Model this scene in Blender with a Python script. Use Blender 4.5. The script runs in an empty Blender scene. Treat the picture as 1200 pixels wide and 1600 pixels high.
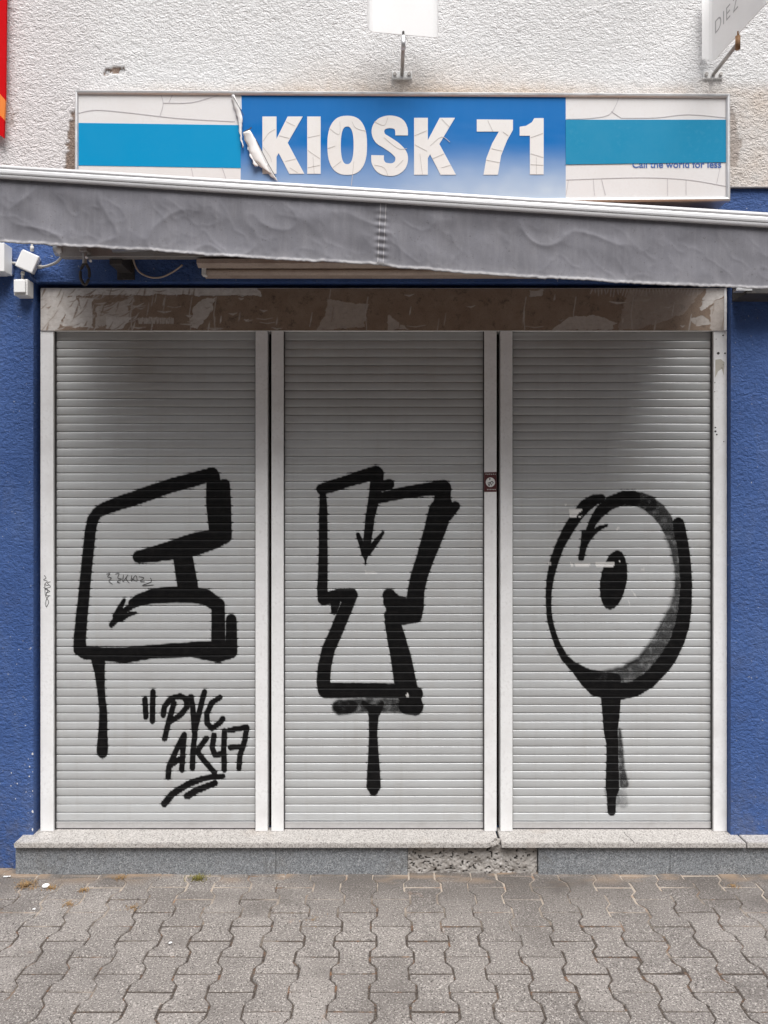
import bpy, bmesh, math, random
import numpy as np
from mathutils import Vector, Matrix
R = math.radians
random.seed(7)
S = bpy.context.scene
C = S.collection

# ------------------------------------------------------------------ camera, sky, sun, exposure
F, HC, D0 = 1170.0, 1.73, 3.545          # focal length in photo pixels, camera height, distance to the shutters
cam_d = bpy.data.cameras.new('camera'); cam = bpy.data.objects.new('camera', cam_d); C.objects.link(cam)
cam.location = (0, -D0, HC); cam.rotation_euler = (R(90), 0, 0)
cam_d.sensor_fit = 'HORIZONTAL'; cam_d.sensor_width = 36; cam_d.lens = 36*F/1200
cam_d.shift_y = -25/1200; cam_d.clip_start = 0.05; cam_d.clip_end = 600
S.camera = cam

SUN_EL, SUN_AZ = 62, 180
w = bpy.data.worlds.new('World'); S.world = w; w.use_nodes = True
wn = w.node_tree; wn.nodes.clear()
sky = wn.nodes.new('ShaderNodeTexSky'); sky.sky_type = 'NISHITA'; sky.sun_disc = False
sky.sun_elevation = R(SUN_EL); sky.sun_rotation = R(SUN_AZ); sky.dust_density = 4; sky.air_density = 1; sky.ozone_density = 1
hs = wn.nodes.new('ShaderNodeHueSaturation'); hs.inputs['Saturation'].default_value = 0.30
bg = wn.nodes.new('ShaderNodeBackground'); bg.inputs['Strength'].default_value = 0.085
wo = wn.nodes.new('ShaderNodeOutputWorld')
wn.links.new(sky.outputs[0], hs.inputs['Color']); wn.links.new(hs.outputs[0], bg.inputs[0]); wn.links.new(bg.outputs[0], wo.inputs[0])

sd = bpy.data.lights.new('sun', 'SUN'); sun = bpy.data.objects.new('sun', sd); C.objects.link(sun)
sd.energy = 2.5; sd.angle = R(40); sd.color = (1, 0.985, 0.968)
tosun = Vector((0.12, -math.cos(R(SUN_EL)), math.sin(R(SUN_EL))))
sun.rotation_euler = (-tosun).to_track_quat('-Z', 'Y').to_euler(); sun.location = (0, -5, 8)
S.view_settings.view_transform = 'Standard'; S.view_settings.look = 'None'
S.view_settings.exposure = 0.70; S.view_settings.gamma = 1; S.view_settings.use_curve_mapping = False

# ------------------------------------------------------------------ helpers
def W(px, py, y):
    """point of the place seen at photo pixel (px, py) when it stands at depth y"""
    D = D0+y
    return Vector(((px-600)*D/F, y, HC-(py-775)*D/F))

def tag(o, label=None, cat=None, group=None, kind=None):
    if label: o['label'] = label
    if cat: o['category'] = cat
    if group: o['group'] = group
    if kind: o['kind'] = kind
    return o

def thing(name, label, cat, loc=(0, 0, 0), group=None):
    o = bpy.data.objects.new(name, None); C.objects.link(o); o.location = loc
    o.empty_display_size = 0.05
    return tag(o, label, cat, group)

def wloc(o):
    v = Vector((0, 0, 0))
    while o: v += o.location; o = o.parent
    return v

def link(name, me, m, parent=None, smooth=False, origin=None):
    o = bpy.data.objects.new(name, me); C.objects.link(o)
    if m: me.materials.append(m)
    off = wloc(parent) if parent else Vector(origin or (0, 0, 0))
    if off.length > 0: me.transform(Matrix.Translation(-off))
    if parent: o.parent = parent
    else: o.location = off
    if smooth: me.shade_smooth()
    return o

class MB:
    """collects shapes for ONE mesh object"""
    def __init__(s): s.v = []; s.f = []
    def add(s, v, f):
        n = len(s.v); s.v += [tuple(p) for p in v]; s.f += [tuple(n+i for i in q) for q in f]; return s
    def box(s, x0, x1, y0, y1, z0, z1, bev=0.0):
        if x0 > x1: x0, x1 = x1, x0
        if z0 > z1: z0, z1 = z1, z0
        if y0 > y1: y0, y1 = y1, y0
        bm = bmesh.new(); bmesh.ops.create_cube(bm, size=1)
        for p in bm.verts: p.co = ((x0+x1)/2+p.co.x*(x1-x0), (y0+y1)/2+p.co.y*(y1-y0), (z0+z1)/2+p.co.z*(z1-z0))
        if bev: bmesh.ops.bevel(bm, geom=bm.edges[:], offset=bev, segments=2, profile=0.5, affect='EDGES')
        return s.bm(bm)
    def bm(s, bm, mat=None):
        bm.verts.index_update()
        vs = [(mat @ p.co if mat else p.co.copy()) for p in bm.verts]; fs = [[q.index for q in f.verts] for f in bm.faces]
        bm.free(); return s.add(vs, fs)
    def tube(s, pts, r, n=10, cap=True, smooth=0):
        pts = [Vector(p) for p in pts]
        if smooth: pts = catmull(pts, smooth)
        rings = []; up = Vector((0, 0, 1))
        for i, p in enumerate(pts):
            t = (pts[min(i+1, len(pts)-1)]-pts[max(i-1, 0)]).normalized()
            a = t.cross(up if abs(t.z) < 0.95 else Vector((1, 0, 0))).normalized(); b = a.cross(t)
            rr = r[i] if isinstance(r, (list, tuple)) else r
            rings.append([p+(a*math.cos(2*math.pi*k/n)+b*math.sin(2*math.pi*k/n))*rr for k in range(n)])
        v = [q for g in rings for q in g]; f = []
        for i in range(len(rings)-1):
            for k in range(n): f.append((i*n+k, i*n+(k+1) % n, (i+1)*n+(k+1) % n, (i+1)*n+k))
        if cap: f += [tuple(range(n)), tuple(reversed(range((len(rings)-1)*n, len(rings)*n)))]
        return s.add(v, f)
    def prism(s, poly, d):
        """poly: list of points (planar), d: extrude vector"""
        n = len(poly); d = Vector(d); poly = [Vector(p) for p in poly]
        v = poly+[p+d for p in poly]
        f = [tuple(range(n)), tuple(reversed(range(n, 2*n)))]+[(i, n+i, n+(i+1) % n, (i+1) % n) for i in range(n)]
        return s.add(v, f)
    def ribbon(s, pts, wd, d=0.0006):
        """flat mark of width wd lying in the xz plane, thickness d towards the viewer side (-y)"""
        pts = [Vector(p) for p in pts]; L = []; Rr = []
        for i, p in enumerate(pts):
            t = (pts[min(i+1, len(pts)-1)]-pts[max(i-1, 0)]); t.y = 0
            t = t.normalized() if t.length > 0 else Vector((1, 0, 0))
            nrm = Vector((-t.z, 0, t.x)); ww = wd[i] if isinstance(wd, (list, tuple)) else wd
            L.append(p+nrm*ww/2); Rr.append(p-nrm*ww/2)
        n = len(pts); v = L+Rr+[p+Vector((0, -d, 0)) for p in L]+[p+Vector((0, -d, 0)) for p in Rr]
        f = []
        for i in range(n-1):
            f += [(2*n+i, 2*n+i+1, 3*n+i+1, 3*n+i), (i, 2*n+i, 2*n+i+1, i+1)[::-1], (n+i, n+i+1, 3*n+i+1, 3*n+i)[::-1]]
        return s.add(v, f)
    def mesh(s, name):
        me = bpy.data.meshes.new(name); me.from_pydata(s.v, [], s.f)
        bm = bmesh.new(); bm.from_mesh(me); bmesh.ops.recalc_face_normals(bm, faces=bm.faces[:]); bm.to_mesh(me); bm.free()
        me.update(); return me
    def build(s, name, m, parent=None, smooth=False, origin=None):
        o = link(name, s.mesh(name), m, parent, smooth, origin)
        return o

def catmull(p, k):
    out = []
    for i in range(len(p)-1):
        a, b, c, d = p[max(i-1, 0)], p[i], p[i+1], p[min(i+2, len(p)-1)]
        for j in range(k):
            t = j/k
            out.append(0.5*((2*b)+(c-a)*t+(2*a-5*b+4*c-d)*t*t+(3*b-a-3*c+d)*t**3))
    out.append(p[-1]); return out

def grid_mesh(name, P, attrs=None):
    """P: (rows, cols, 3) array -> mesh, with float point attributes"""
    nr, nc = P.shape[:2]
    me = bpy.data.meshes.new(name)
    me.vertices.add(nr*nc); me.vertices.foreach_set('co', P.reshape(-1).astype(np.float32))
    i = np.arange(nr*nc).reshape(nr, nc)
    q = np.stack([i[:-1, :-1], i[1:, :-1], i[1:, 1:], i[:-1, 1:]], -1).reshape(-1, 4)
    me.loops.add(q.size); me.loops.foreach_set('vertex_index', q.reshape(-1).astype(np.int32))
    me.polygons.add(len(q)); me.polygons.foreach_set('loop_start', (np.arange(len(q))*4).astype(np.int32))
    me.update(calc_edges=True); me.validate()
    for k, a in (attrs or {}).items():
        at = me.attributes.new(k, 'FLOAT', 'POINT'); at.data.foreach_set('value', a.reshape(-1).astype(np.float32))
    return me

_rs = np.random.RandomState(3); _tab = _rs.rand(256, 256)
def vnoise(x, y):
    xi = np.floor(x).astype(int); yi = np.floor(y).astype(int); fx = x-xi; fy = y-yi
    fx = fx*fx*(3-2*fx); fy = fy*fy*(3-2*fy)
    a = _tab[xi % 256, yi % 256]; b = _tab[(xi+1) % 256, yi % 256]; c = _tab[xi % 256, (yi+1) % 256]; d = _tab[(xi+1) % 256, (yi+1) % 256]
    return (a*(1-fx)+b*fx)*(1-fy)+(c*(1-fx)+d*fx)*fy
def fbm(x, y, o=4):
    s = 0; a = 0.5
    for k in range(o): s = s+a*vnoise(x+17.3*k, y+9.1*k); x = x*2.03; y = y*2.03; a *= 0.5
    return s/(1-0.5**o)
def sstep(e0, e1, x):
    t = np.clip((x-e0)/(e1-e0), 0, 1); return t*t*(3-2*t)
def inpoly(X, Y, poly):
    ins = np.zeros(X.shape, bool); n = len(poly)
    for i in range(n):
        x0, y0 = poly[i]; x1, y1 = poly[(i+1) % n]
        if y0 == y1: continue
        c = ((y0 > Y) != (y1 > Y)) & (X < (x1-x0)*(Y-y0)/(y1-y0)+x0); ins ^= c
    return ins
def stroke_d(X, Y, st, grow=0.0):
    """signed distance (pixels, negative inside) to a stroke of (x, y, r) points"""
    d = np.full(X.shape, 1e3)
    if len(st) == 1: st = [st[0], st[0]]
    for (x0, y0, r0), (x1, y1, r1) in zip(st[:-1], st[1:]):
        dx, dy = x1-x0, y1-y0; L = dx*dx+dy*dy
        t = np.clip(((X-x0)*dx+(Y-y0)*dy)/L, 0, 1) if L > 0 else np.zeros(X.shape)
        d = np.minimum(d, np.hypot(X-x0-t*dx, Y-y0-t*dy)-(r0+(r1-r0)*t))
    return d

# ------------------------------------------------------------------ materials
class NT:
    def __init__(s, name):
        s.m = bpy.data.materials.new(name); s.m.use_nodes = True; s.t = s.m.node_tree
        s.b = s.t.nodes['Principled BSDF']; s.co = s.t.nodes.new('ShaderNodeTexCoord').outputs['Object']
    def n(s, ty, **kw):
        nd = s.t.nodes.new(ty)
        for k, v in kw.items(): setattr(nd, k, v)
        return nd
    def put(s, sock, v):
        if isinstance(v, bpy.types.NodeSocket): s.t.links.new(v, sock)
        elif isinstance(v, (tuple, list)) and len(v) == 3 and sock.type == 'RGBA': sock.default_value = (*v, 1)
        else: sock.default_value = v
    def scaled(s, sc, rot=(0, 0, 0)):
        mp = s.n('ShaderNodeMapping'); s.t.links.new(s.co, mp.inputs[0]); mp.inputs['Scale'].default_value = sc; mp.inputs['Rotation'].default_value = rot
        return mp.outputs[0]
    def noise(s, scale, detail=3, rough=0.55, co=None, dist=0.0):
        nd = s.n('ShaderNodeTexNoise'); s.t.links.new(co or s.co, nd.inputs['Vector'])
        nd.inputs['Scale'].default_value = scale; nd.inputs['Detail'].default_value = detail; nd.inputs['Roughness'].default_value = rough
        nd.inputs['Distortion'].default_value = dist
        return nd.outputs[0]
    def voro(s, scale, out='Distance', co=None):
        nd = s.n('ShaderNodeTexVoronoi'); s.t.links.new(co or s.co, nd.inputs['Vector']); nd.inputs['Scale'].default_value = scale
        return nd.outputs[out]
    def ramp(s, fac, *st):
        nd = s.n('ShaderNodeValToRGB'); s.t.links.new(fac, nd.inputs[0]); e = nd.color_ramp.elements
        while len(e) < len(st): e.new(0.5)
        for el, (p, c) in zip(e, st):
            el.position = p; el.color = (c, c, c, 1) if isinstance(c, (int, float)) else (*c, 1)
        return nd.outputs[0]
    def mix(s, fac, a, b, mode='MIX'):
        nd = s.n('ShaderNodeMix', data_type='RGBA', blend_type=mode)
        s.put(nd.inputs[0], fac); s.put(nd.inputs[6], a); s.put(nd.inputs[7], b); return nd.outputs[2]
    def math(s, op, a, b=0.0):
        nd = s.n('ShaderNodeMath', operation=op); s.put(nd.inputs[0], a); s.put(nd.inputs[1], b); return nd.outputs[0]
    def attr(s, name):
        return s.n('ShaderNodeAttribute', attribute_name=name).outputs['Fac']
    def bump(s, h, strength=0.5, dist=0.005, nrm=None):
        nd = s.n('ShaderNodeBump'); s.t.links.new(h, nd.inputs['Height']); nd.inputs['Strength'].default_value = strength; nd.inputs['Distance'].default_value = dist
        if nrm: s.t.links.new(nrm, nd.inputs['Normal'])
        return nd.outputs[0]
    def out(s, base=None, rough=None, metal=None, normal=None, spec=None):
        for k, v in (('Base Color', base), ('Roughness', rough), ('Metallic', metal), ('Normal', normal), ('Specular IOR Level', spec)):
            if v is not None: s.put(s.b.inputs[k], v)
        return s.m

def painted(name, col, rough=0.45, dirt=0.25, metal=0.0, dcol=(0.22, 0.19, 0.16), bump=0.0, sc=9, spec=0.5):
    t = NT(name); g = t.ramp(t.noise(sc, 6, 0.65), (0.45, 0.0), (0.8, 1.0)); f = t.ramp(t.noise(sc*12, 3), (0.5, 0.0), (0.78, 0.8))
    k = t.math('MULTIPLY', t.math('MAXIMUM', g, f), dirt)
    n = t.bump(t.noise(sc*25, 3), bump, 0.002) if bump else None
    return t.out(t.mix(k, col, dcol), t.ramp(t.noise(sc*2, 3), (0.3, rough-0.07), (0.7, rough+0.1)), metal, n, spec)

def mk_upper():
    t = NT('white_roughcast')
    co = t.scaled((1, 1, 1.5), (0, R(28), 0))
    big = t.noise(74, 3, 0.55, co, 0.5); fine = t.noise(170, 3, 0.6)
    h = t.math('ADD', t.math('MULTIPLY', big, 1.0), t.math('MULTIPLY', fine, 0.5))
    base = t.mix(t.ramp(t.noise(1.3, 4), (0.35, 0.0), (0.7, 1.0)), (0.845, 0.842, 0.845), (0.775, 0.77, 0.77))
    base = t.mix(t.ramp(t.noise(210, 2), (0.55, 0), (0.70, 0.55)), base, (0.40, 0.37, 0.35))
    stain = t.math('MULTIPLY', t.attr('stain'), t.ramp(t.noise(9, 5, 0.65), (0.25, 0.35), (0.7, 1.0)))
    base = t.mix(stain, base, (0.60, 0.47, 0.36))
    base = t.mix(t.math('MULTIPLY', t.attr('pink'), 0.5), base, (0.72, 0.55, 0.55))
    bare = t.attr('bare')
    base = t.mix(bare, base, t.mix(t.noise(90, 4, 0.7), (0.16, 0.10, 0.075), (0.40, 0.31, 0.25)))
    return t.out(base, 0.9, 0, t.bump(h, 1.0, 0.012), 0.25)

def mk_blue():
    t = NT('blue_masonry_paint')
    co = t.scaled((1, 1, 1.3))
    h = t.math('ADD', t.noise(60, 4, 0.6, co, 0.4), t.math('MULTIPLY', t.noise(9, 3), 0.6))
    base = t.mix(t.ramp(t.noise(3.5, 5, 0.6), (0.3, 0), (0.75, 1)), (0.046, 0.098, 0.275), (0.066, 0.130, 0.335))
    sp = t.n('ShaderNodeSeparateXYZ'); t.t.links.new(t.co, sp.inputs[0])
    low = t.ramp(sp.outputs[2], (0.0, 1.0), (0.55, 0.0))
    base = t.mix(t.math('MULTIPLY', low, t.ramp(t.noise(14, 6, 0.75), (0.42, 0), (0.7, 0.8))), base, (0.13, 0.125, 0.13))
    base = t.mix(t.ramp(t.noise(5, 6, 0.7, t.scaled((1.6, 1, .5))), (0.5, 0), (0.75, 0.55)), base, (0.10, 0.155, 0.32))
    base = t.mix(t.ramp(t.noise(75, 2), (0.71, 0), (0.76, 0.8)), base, (0.40, 0.42, 0.48))
    base = t.mix(t.ramp(t.noise(6, 6, 0.7), (0.55, 0), (0.85, 0.5)), base, (0.07, 0.075, 0.11))
    return t.out(base, 0.66, 0, t.bump(h, 1.0, 0.012), 0.25)

def mk_curtain():
    t = NT('coated_slats_with_spray_paint')
    st = t.noise(3, 4, 0.6, t.scaled((1, 1, 6)))
    base = t.mix(t.ramp(st, (0.35, 0), (0.75, 1)), (0.56, 0.575, 0.58), (0.49, 0.50, 0.505))
    base = t.mix(t.math('MULTIPLY', t.ramp(t.noise(5, 6, 0.7), (0.5, 0), (0.8, 1)), 0.22), base, (0.36, 0.31, 0.26))
    base = t.mix(t.math('MULTIPLY', t.attr('shade_dirt'), t.ramp(t.noise(14, 5, 0.7, t.scaled((0.6, 1, 1.4))), (0.2, 0.45), (0.7, 1))), base, (0.21, 0.165, 0.12))  # brown tint carrying painted awning shade as well as dirt
    base = t.mix(t.ramp(t.noise(170, 2), (0.70, 0), (0.78, 0.5)), base, (0.35, 0.33, 0.30))
    base = t.mix(t.math('MULTIPLY', t.attr('tone'), 0.16), base, (0.30, 0.285, 0.27))
    base = t.mix(t.ramp(t.noise(20, 5, 0.7, t.scaled((1, 1, .06))), (0.52, 0), (0.78, 0.22)), base, (0.36, 0.34, 0.31))
    p = t.attr('paint')
    grain = t.noise(650, 2)
    spk = t.ramp(t.math('ADD', p, t.math('MULTIPLY', t.math('SUBTRACT', grain, 0.5), 0.9)), (0.30, 0), (0.72, 1))
    pf = t.math('MULTIPLY', spk, t.ramp(p, (0.02, 0), (0.15, 1)))
    wet = t.mix(t.ramp(t.noise(30, 5, 0.7), (0.45, 0), (0.8, 1)), (0.0035, 0.0035, 0.004), (0.012, 0.011, 0.011))
    base = t.mix(pf, base, wet)
    base = t.mix(t.attr('tape'), base, (0.80, 0.79, 0.77))
    rough = t.mix(pf, (0.32, 0.32, 0.32), (0.40, 0.40, 0.40))
    return t.out(base, rough, t.mix(pf, (0.18, 0.18, 0.18), (0, 0, 0)), None, t.mix(pf, (0.5, 0.5, 0.5), (0.19, 0.19, 0.19)))

def mk_header():
    t = NT('sheet_metal_with_poster_glue')
    g = t.noise(14, 6, 0.7)
    glue = t.mix(t.ramp(g, (0.3, 0), (0.75, 1)), (0.23, 0.16, 0.115), (0.33, 0.25, 0.19))
    glue = t.mix(t.ramp(t.noise(24, 6, 0.75), (0.55, 0), (0.72, 0.85)), glue, (0.07, 0.05, 0.035))
    glue = t.mix(t.ramp(t.noise(260, 2), (0.58, 0), (0.7, 0.6)), glue, (0.06, 0.045, 0.035))
    pap = t.mix(t.ramp(t.noise(30, 5, 0.7), (0.4, 0), (0.8, 1)), (0.74, 0.715, 0.69), (0.50, 0.46, 0.43))
    k = t.math('MULTIPLY', t.attr('paper'), t.ramp(t.noise(120, 3, 0.6, t.scaled((0.4, 1, 1))), (0.30, 0.75), (0.45, 1.0)))
    return t.out(t.mix(k, glue, pap), 0.6, 0, t.bump(t.attr('paper'), 0.8, 0.0015))

def mk_granite(name, a, b, c, sc=190, rough=0.55, dirt=(0.25, 0.21, 0.17), stain=0.6):
    t = NT(name)
    v = t.voro(sc, 'Color'); sep = t.n('ShaderNodeSeparateColor'); t.t.links.new(v, sep.inputs[0])
    base = t.mix(t.ramp(sep.outputs[0], (0.25, 0), (0.45, 1)), b, a)
    base = t.mix(t.ramp(sep.outputs[1], (0.80, 0), (0.86, 1)), base, c)
    base = t.mix(t.ramp(t.noise(sc*0.25, 4, 0.7), (0.45, 0), (0.75, 0.5)), base, b)
    base = t.mix(t.math('MULTIPLY', t.ramp(t.noise(4.5, 6, 0.7), (0.55, 0), (0.78, 1)), stain), base, dirt)
    return t.out(base, rough, 0, t.bump(t.noise(sc*1.2, 2), 0.12, 0.001))

def mk_concrete():
    t = NT('exposed_concrete')
    base = t.mix(t.ramp(t.noise(30, 6, 0.7), (0.3, 0), (0.7, 1)), (0.30, 0.275, 0.25), (0.46, 0.435, 0.41))
    base = t.mix(t.ramp(t.voro(55), (0.12, 0.9), (0.28, 0)), base, (0.52, 0.50, 0.49))
    base = t.mix(t.attr('pit'), base, (0.03, 0.025, 0.022))
    return t.out(base, 0.9, 0, t.bump(t.noise(120, 4, 0.7), 0.7, 0.006))

def mk_paver():
    t = NT('concrete_pavers')
    geo = t.n('ShaderNodeNewGeometry'); rnd = geo.outputs['Random Per Island']
    base = t.ramp(rnd, (0.0, (0.205, 0.186, 0.172)), (0.5, (0.235, 0.214, 0.198)), (1.0, (0.265, 0.242, 0.224)))
    base = t.mix(t.ramp(t.noise(2.2, 5, 0.6), (0.4, 0), (0.72, 0.8)), base, (0.145, 0.131, 0.122))
    base = t.mix(t.ramp(t.noise(145, 3, 0.6), (0.54, 0), (0.63, 0.8)), base, (0.52, 0.48, 0.445))
    base = t.mix(t.ramp(t.noise(150, 3, 0.6, t.scaled((1.13, 1, 1))), (0.56, 0), (0.63, .95)), base, (0.055, 0.046, 0.042))
    base = t.mix(t.ramp(t.noise(12, 6, 0.75), (0.66, 0), (0.8, 0.6)), base, (0.14, 0.115, 0.10))
    base = t.mix(t.ramp(t.noise(4.3, 5, 0.7, t.scaled((1, 1.1, 1), (0, 0, 1))), (0.66, 0), (0.76, 0.5)), base, (0.40, 0.22, 0.13))
    base = t.mix(t.attr('grime'), base, (0.085, 0.074, 0.067))
    base = t.mix(t.attr('sand'), base, t.mix(t.noise(60, 4), (0.34, 0.265, 0.20), (0.24, 0.16, 0.10)))
    h = t.math('ADD', t.noise(230, 3, 0.7), t.math('MULTIPLY', t.noise(40, 3), 0.6))
    return t.out(base, 0.85, 0, t.bump(h, 0.6, 0.003), 0.3)

def mk_ground():
    t = NT('joint_sand_and_dirt')
    sp = t.n('ShaderNodeSeparateXYZ'); t.t.links.new(t.co, sp.inputs[0])
    k = t.math('ADD', t.noise(2.6, 5, 0.7), t.ramp(t.math('ADD', sp.outputs[1], 1.0), (0.25, 0.0), (0.75, 0.22)))
    base = t.mix(t.ramp(k, (0.60, 0), (0.76, 1)), (0.040, 0.030, 0.025), (0.42, 0.36, 0.30))
    base = t.mix(t.ramp(t.noise(16, 4, 0.7), (0.55, 0), (0.7, 0.7)), base, (0.28, 0.13, 0.055))
    base = t.mix(t.ramp(t.noise(150, 2), (0.4, 0), (0.7, 0.5)), base, (0.2, 0.17, 0.14))
    return t.out(base, 0.95, 0, t.bump(t.noise(160, 3), 0.6, 0.004))

def mk_fabric():
    t = NT('grey_awning_cloth')
    base = t.mix(t.ramp(t.noise(7, 6, 0.7), (0.3, 0), (0.75, 1)), (0.198, 0.196, 0.222), (0.140, 0.138, 0.155))
    base = t.mix(t.ramp(t.noise(85, 3, 0.6), (0.64, 0), (0.72, 0.7)), base, (0.08, 0.075, 0.075))
    base = t.mix(t.ramp(t.noise(26, 5, 0.7, t.scaled((1, 1, .14))), (0.45, 0), (0.75, 0.35)), base, (0.31, 0.30, 0.32))
    base = t.mix(t.ramp(t.noise(420, 2, 0.6), (0.4, 0), (0.65, 0.3)), base, (0.12, 0.12, 0.13))
    base = t.mix(t.math('MULTIPLY', t.attr('hem'), t.ramp(t.noise(40, 4), (0.3, 0.3), (0.6, 1))), base, (0.46, 0.45, 0.46))
    return t.out(base, 0.7, 0, t.bump(t.noise(300, 2), 0.15, 0.001), 0.3)

def mk_print_blue():
    t = NT('faded_blue_print')
    a = t.attr('fade')
    base = t.mix(a, (0.001, 0.150, 0.47), (0.50, 0.59, 0.71))
    base = t.mix(t.ramp(t.noise(22, 5, 0.7, t.scaled((1, 1, 0.12))), (0.45, 0), (0.85, 0.03)), base, (0.20, 0.42, 0.72))
    return t.out(base, 0.4, 0, t.bump(t.noise(5, 3), 0.1, 0.003), 0.08)

M = {}
M['upper'] = mk_upper(); M['blue'] = mk_blue(); M['curtain'] = mk_curtain(); M['header'] = mk_header()
M['sill'] = mk_granite('pale_pink_granite', (0.54, 0.515, 0.49), (0.35, 0.33, 0.31), (0.22, 0.20, 0.19), 240, 0.5, (0.42, 0.34, 0.28), 0.5)
M['plinth'] = mk_granite('grey_granite', (0.245, 0.26, 0.275), (0.125, 0.132, 0.142), (0.40, 0.41, 0.42), 250, 0.6, (0.12, 0.105, 0.09), 0.75)
M['concrete'] = mk_concrete(); M['paver'] = mk_paver(); M['ground'] = mk_ground(); M['fabric'] = mk_fabric(); M['print_blue'] = mk_print_blue()
M['rail'] = painted('white_coated_rail', (0.88, 0.88, 0.88), 0.4, 0.36, 0, (0.44, 0.41, 0.39), 0, 6)
M['white'] = painted('white_plastic', (0.80, 0.80, 0.79), 0.45, 0.18)
M['plate'] = painted('white_sign_plate', (0.86, 0.86, 0.86), 0.35, 0.06)
M['cream'] = painted('aged_white_film', (0.73, 0.72, 0.72), 0.5, 0.2, 0, (0.56, 0.49, 0.43), 0, 7)
M['letter'] = painted('aged_cream_letters', (0.76, 0.745, 0.73), 0.5, 0.22, 0, (0.58, 0.50, 0.42), 0, 12)
M['turq'] = painted('turquoise_print', (0.001, 0.28, 0.56), 0.5, 0.05, 0, (0.10, 0.42, 0.58), 0, 4, 0.1)
M['turq2'] = painted('faded_turquoise_print', (0.012, 0.25, 0.45), 0.5, 0.15, 0, (0.14, 0.40, 0.52), 0, 4, 0.12)
M['alu'] = painted('anodised_aluminium', (0.70, 0.70, 0.71), 0.38, 0.3, 0.75, (0.35, 0.33, 0.31))
M['alu_white'] = painted('pale_aluminium_profile', (0.74, 0.74, 0.755), 0.4, 0.25, 0.15, (0.5, 0.48, 0.46))
M['alu_dark'] = painted('grey_groove', (0.30, 0.29, 0.30), 0.5, 0.2, 0.3)
M['steel'] = painted('galvanised_steel', (0.42, 0.40, 0.385), 0.45, 0.4, 0.6)
M['rust'] = painted('rusty_steel', (0.30, 0.17, 0.085), 0.8, 0.6, 0.1, (0.12, 0.05, 0.025), 0.3, 40)
M['dark'] = painted('dark_metal', (0.035, 0.033, 0.035), 0.6, 0.4)
M['recess'] = painted('dark_recess', (0.022, 0.014, 0.014), 0.7, 0.6, 0, (0.10, 0.02, 0.02), 0, 5)
M['crack'] = painted('crack_line', (0.55, 0.53, 0.55), 0.7, 0.3); M['crack_soft'] = painted('fine_crack_line', (0.55, 0.53, 0.51), 0.7, 0.2)
M['ink'] = painted('black_marker', (0.02, 0.02, 0.022), 0.5, 0.0)
M['cable'] = painted('grey_cable', (0.55, 0.54, 0.52), 0.5, 0.3)
M['red'] = painted('red_banner', (0.60, 0.004, 0.008), 0.85, 0.12, 0, (0.5, 0.01, 0.015), 0.3, 18, 0.1)
M['orange'] = painted('orange_print', (0.85, 0.22, 0.02), 0.5, 0.1, 0, (0.6, 0.15, 0.02))
M['maroon'] = painted('maroon_sticker', (0.085, 0.018, 0.02), 0.5, 0.1)
M['blue_print_text'] = painted('blue_slogan', (0.05, 0.13, 0.38), 0.5, 0.0)
M['grey_text'] = painted('grey_lettering', (0.42, 0.41, 0.42), 0.5, 0.0)
M['tube'] = painted('dirty_light_tube', (0.62, 0.52, 0.45), 0.4, 0.5, 0, (0.3, 0.2, 0.15))
M['batten'] = painted('dirty_batten', (0.50, 0.41, 0.35), 0.5, 0.6, 0, (0.2, 0.13, 0.1))
M['straw'] = painted('dry_grass', (0.30, 0.19, 0.085), 0.9, 0.6, 0, (0.20, 0.085, 0.03))
M['moss'] = painted('green_weed', (0.16, 0.15, 0.03), 0.9, 0.5, 0, (0.22, 0.13, 0.04))
M['cloth'] = painted('brown_awning_cloth', (0.30, 0.16, 0.09), 0.85, 0.3)
_t = M['cloth'].node_tree; _tr = _t.nodes.new('ShaderNodeBsdfTranslucent'); _tr.inputs[0].default_value = (0.50, 0.22, 0.08, 1); _mx = _t.nodes.new('ShaderNodeMixShader'); _mx.inputs[0].default_value = 0.22
_t.links.new(_t.nodes['Principled BSDF'].outputs[0], _mx.inputs[1]); _t.links.new(_tr.outputs[0], _mx.inputs[2]); _t.links.new(_mx.outputs[0], _t.nodes['Material Output'].inputs[0])
M['seam'] = painted('pale_thread', (0.42, 0.41, 0.42), 0.8, 0.2)
M['film'] = painted('torn_film_back', (0.78, 0.77, 0.765), 0.5, 0.12, 0, (0.5, 0.42, 0.36), 0.2, 20)

# ------------------------------------------------------------------ ground and pavement
gb = MB(); gb.add([(-150, -250, -.13), (150, -250, -.13), (150, -4.55, -.13), (-150, -4.55, -.13), (150, -4.55, -.0042), (-150, -4.55, -.0042), (150, 60, -.0042), (-150, 60, -.0042)], [(0, 1, 2, 3), (3, 2, 4, 5), (5, 4, 6, 7)])
tag(gb.build('ground', M['ground']), 'sandy dirt ground filling the joints under the paving', 'ground', kind='structure')

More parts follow.
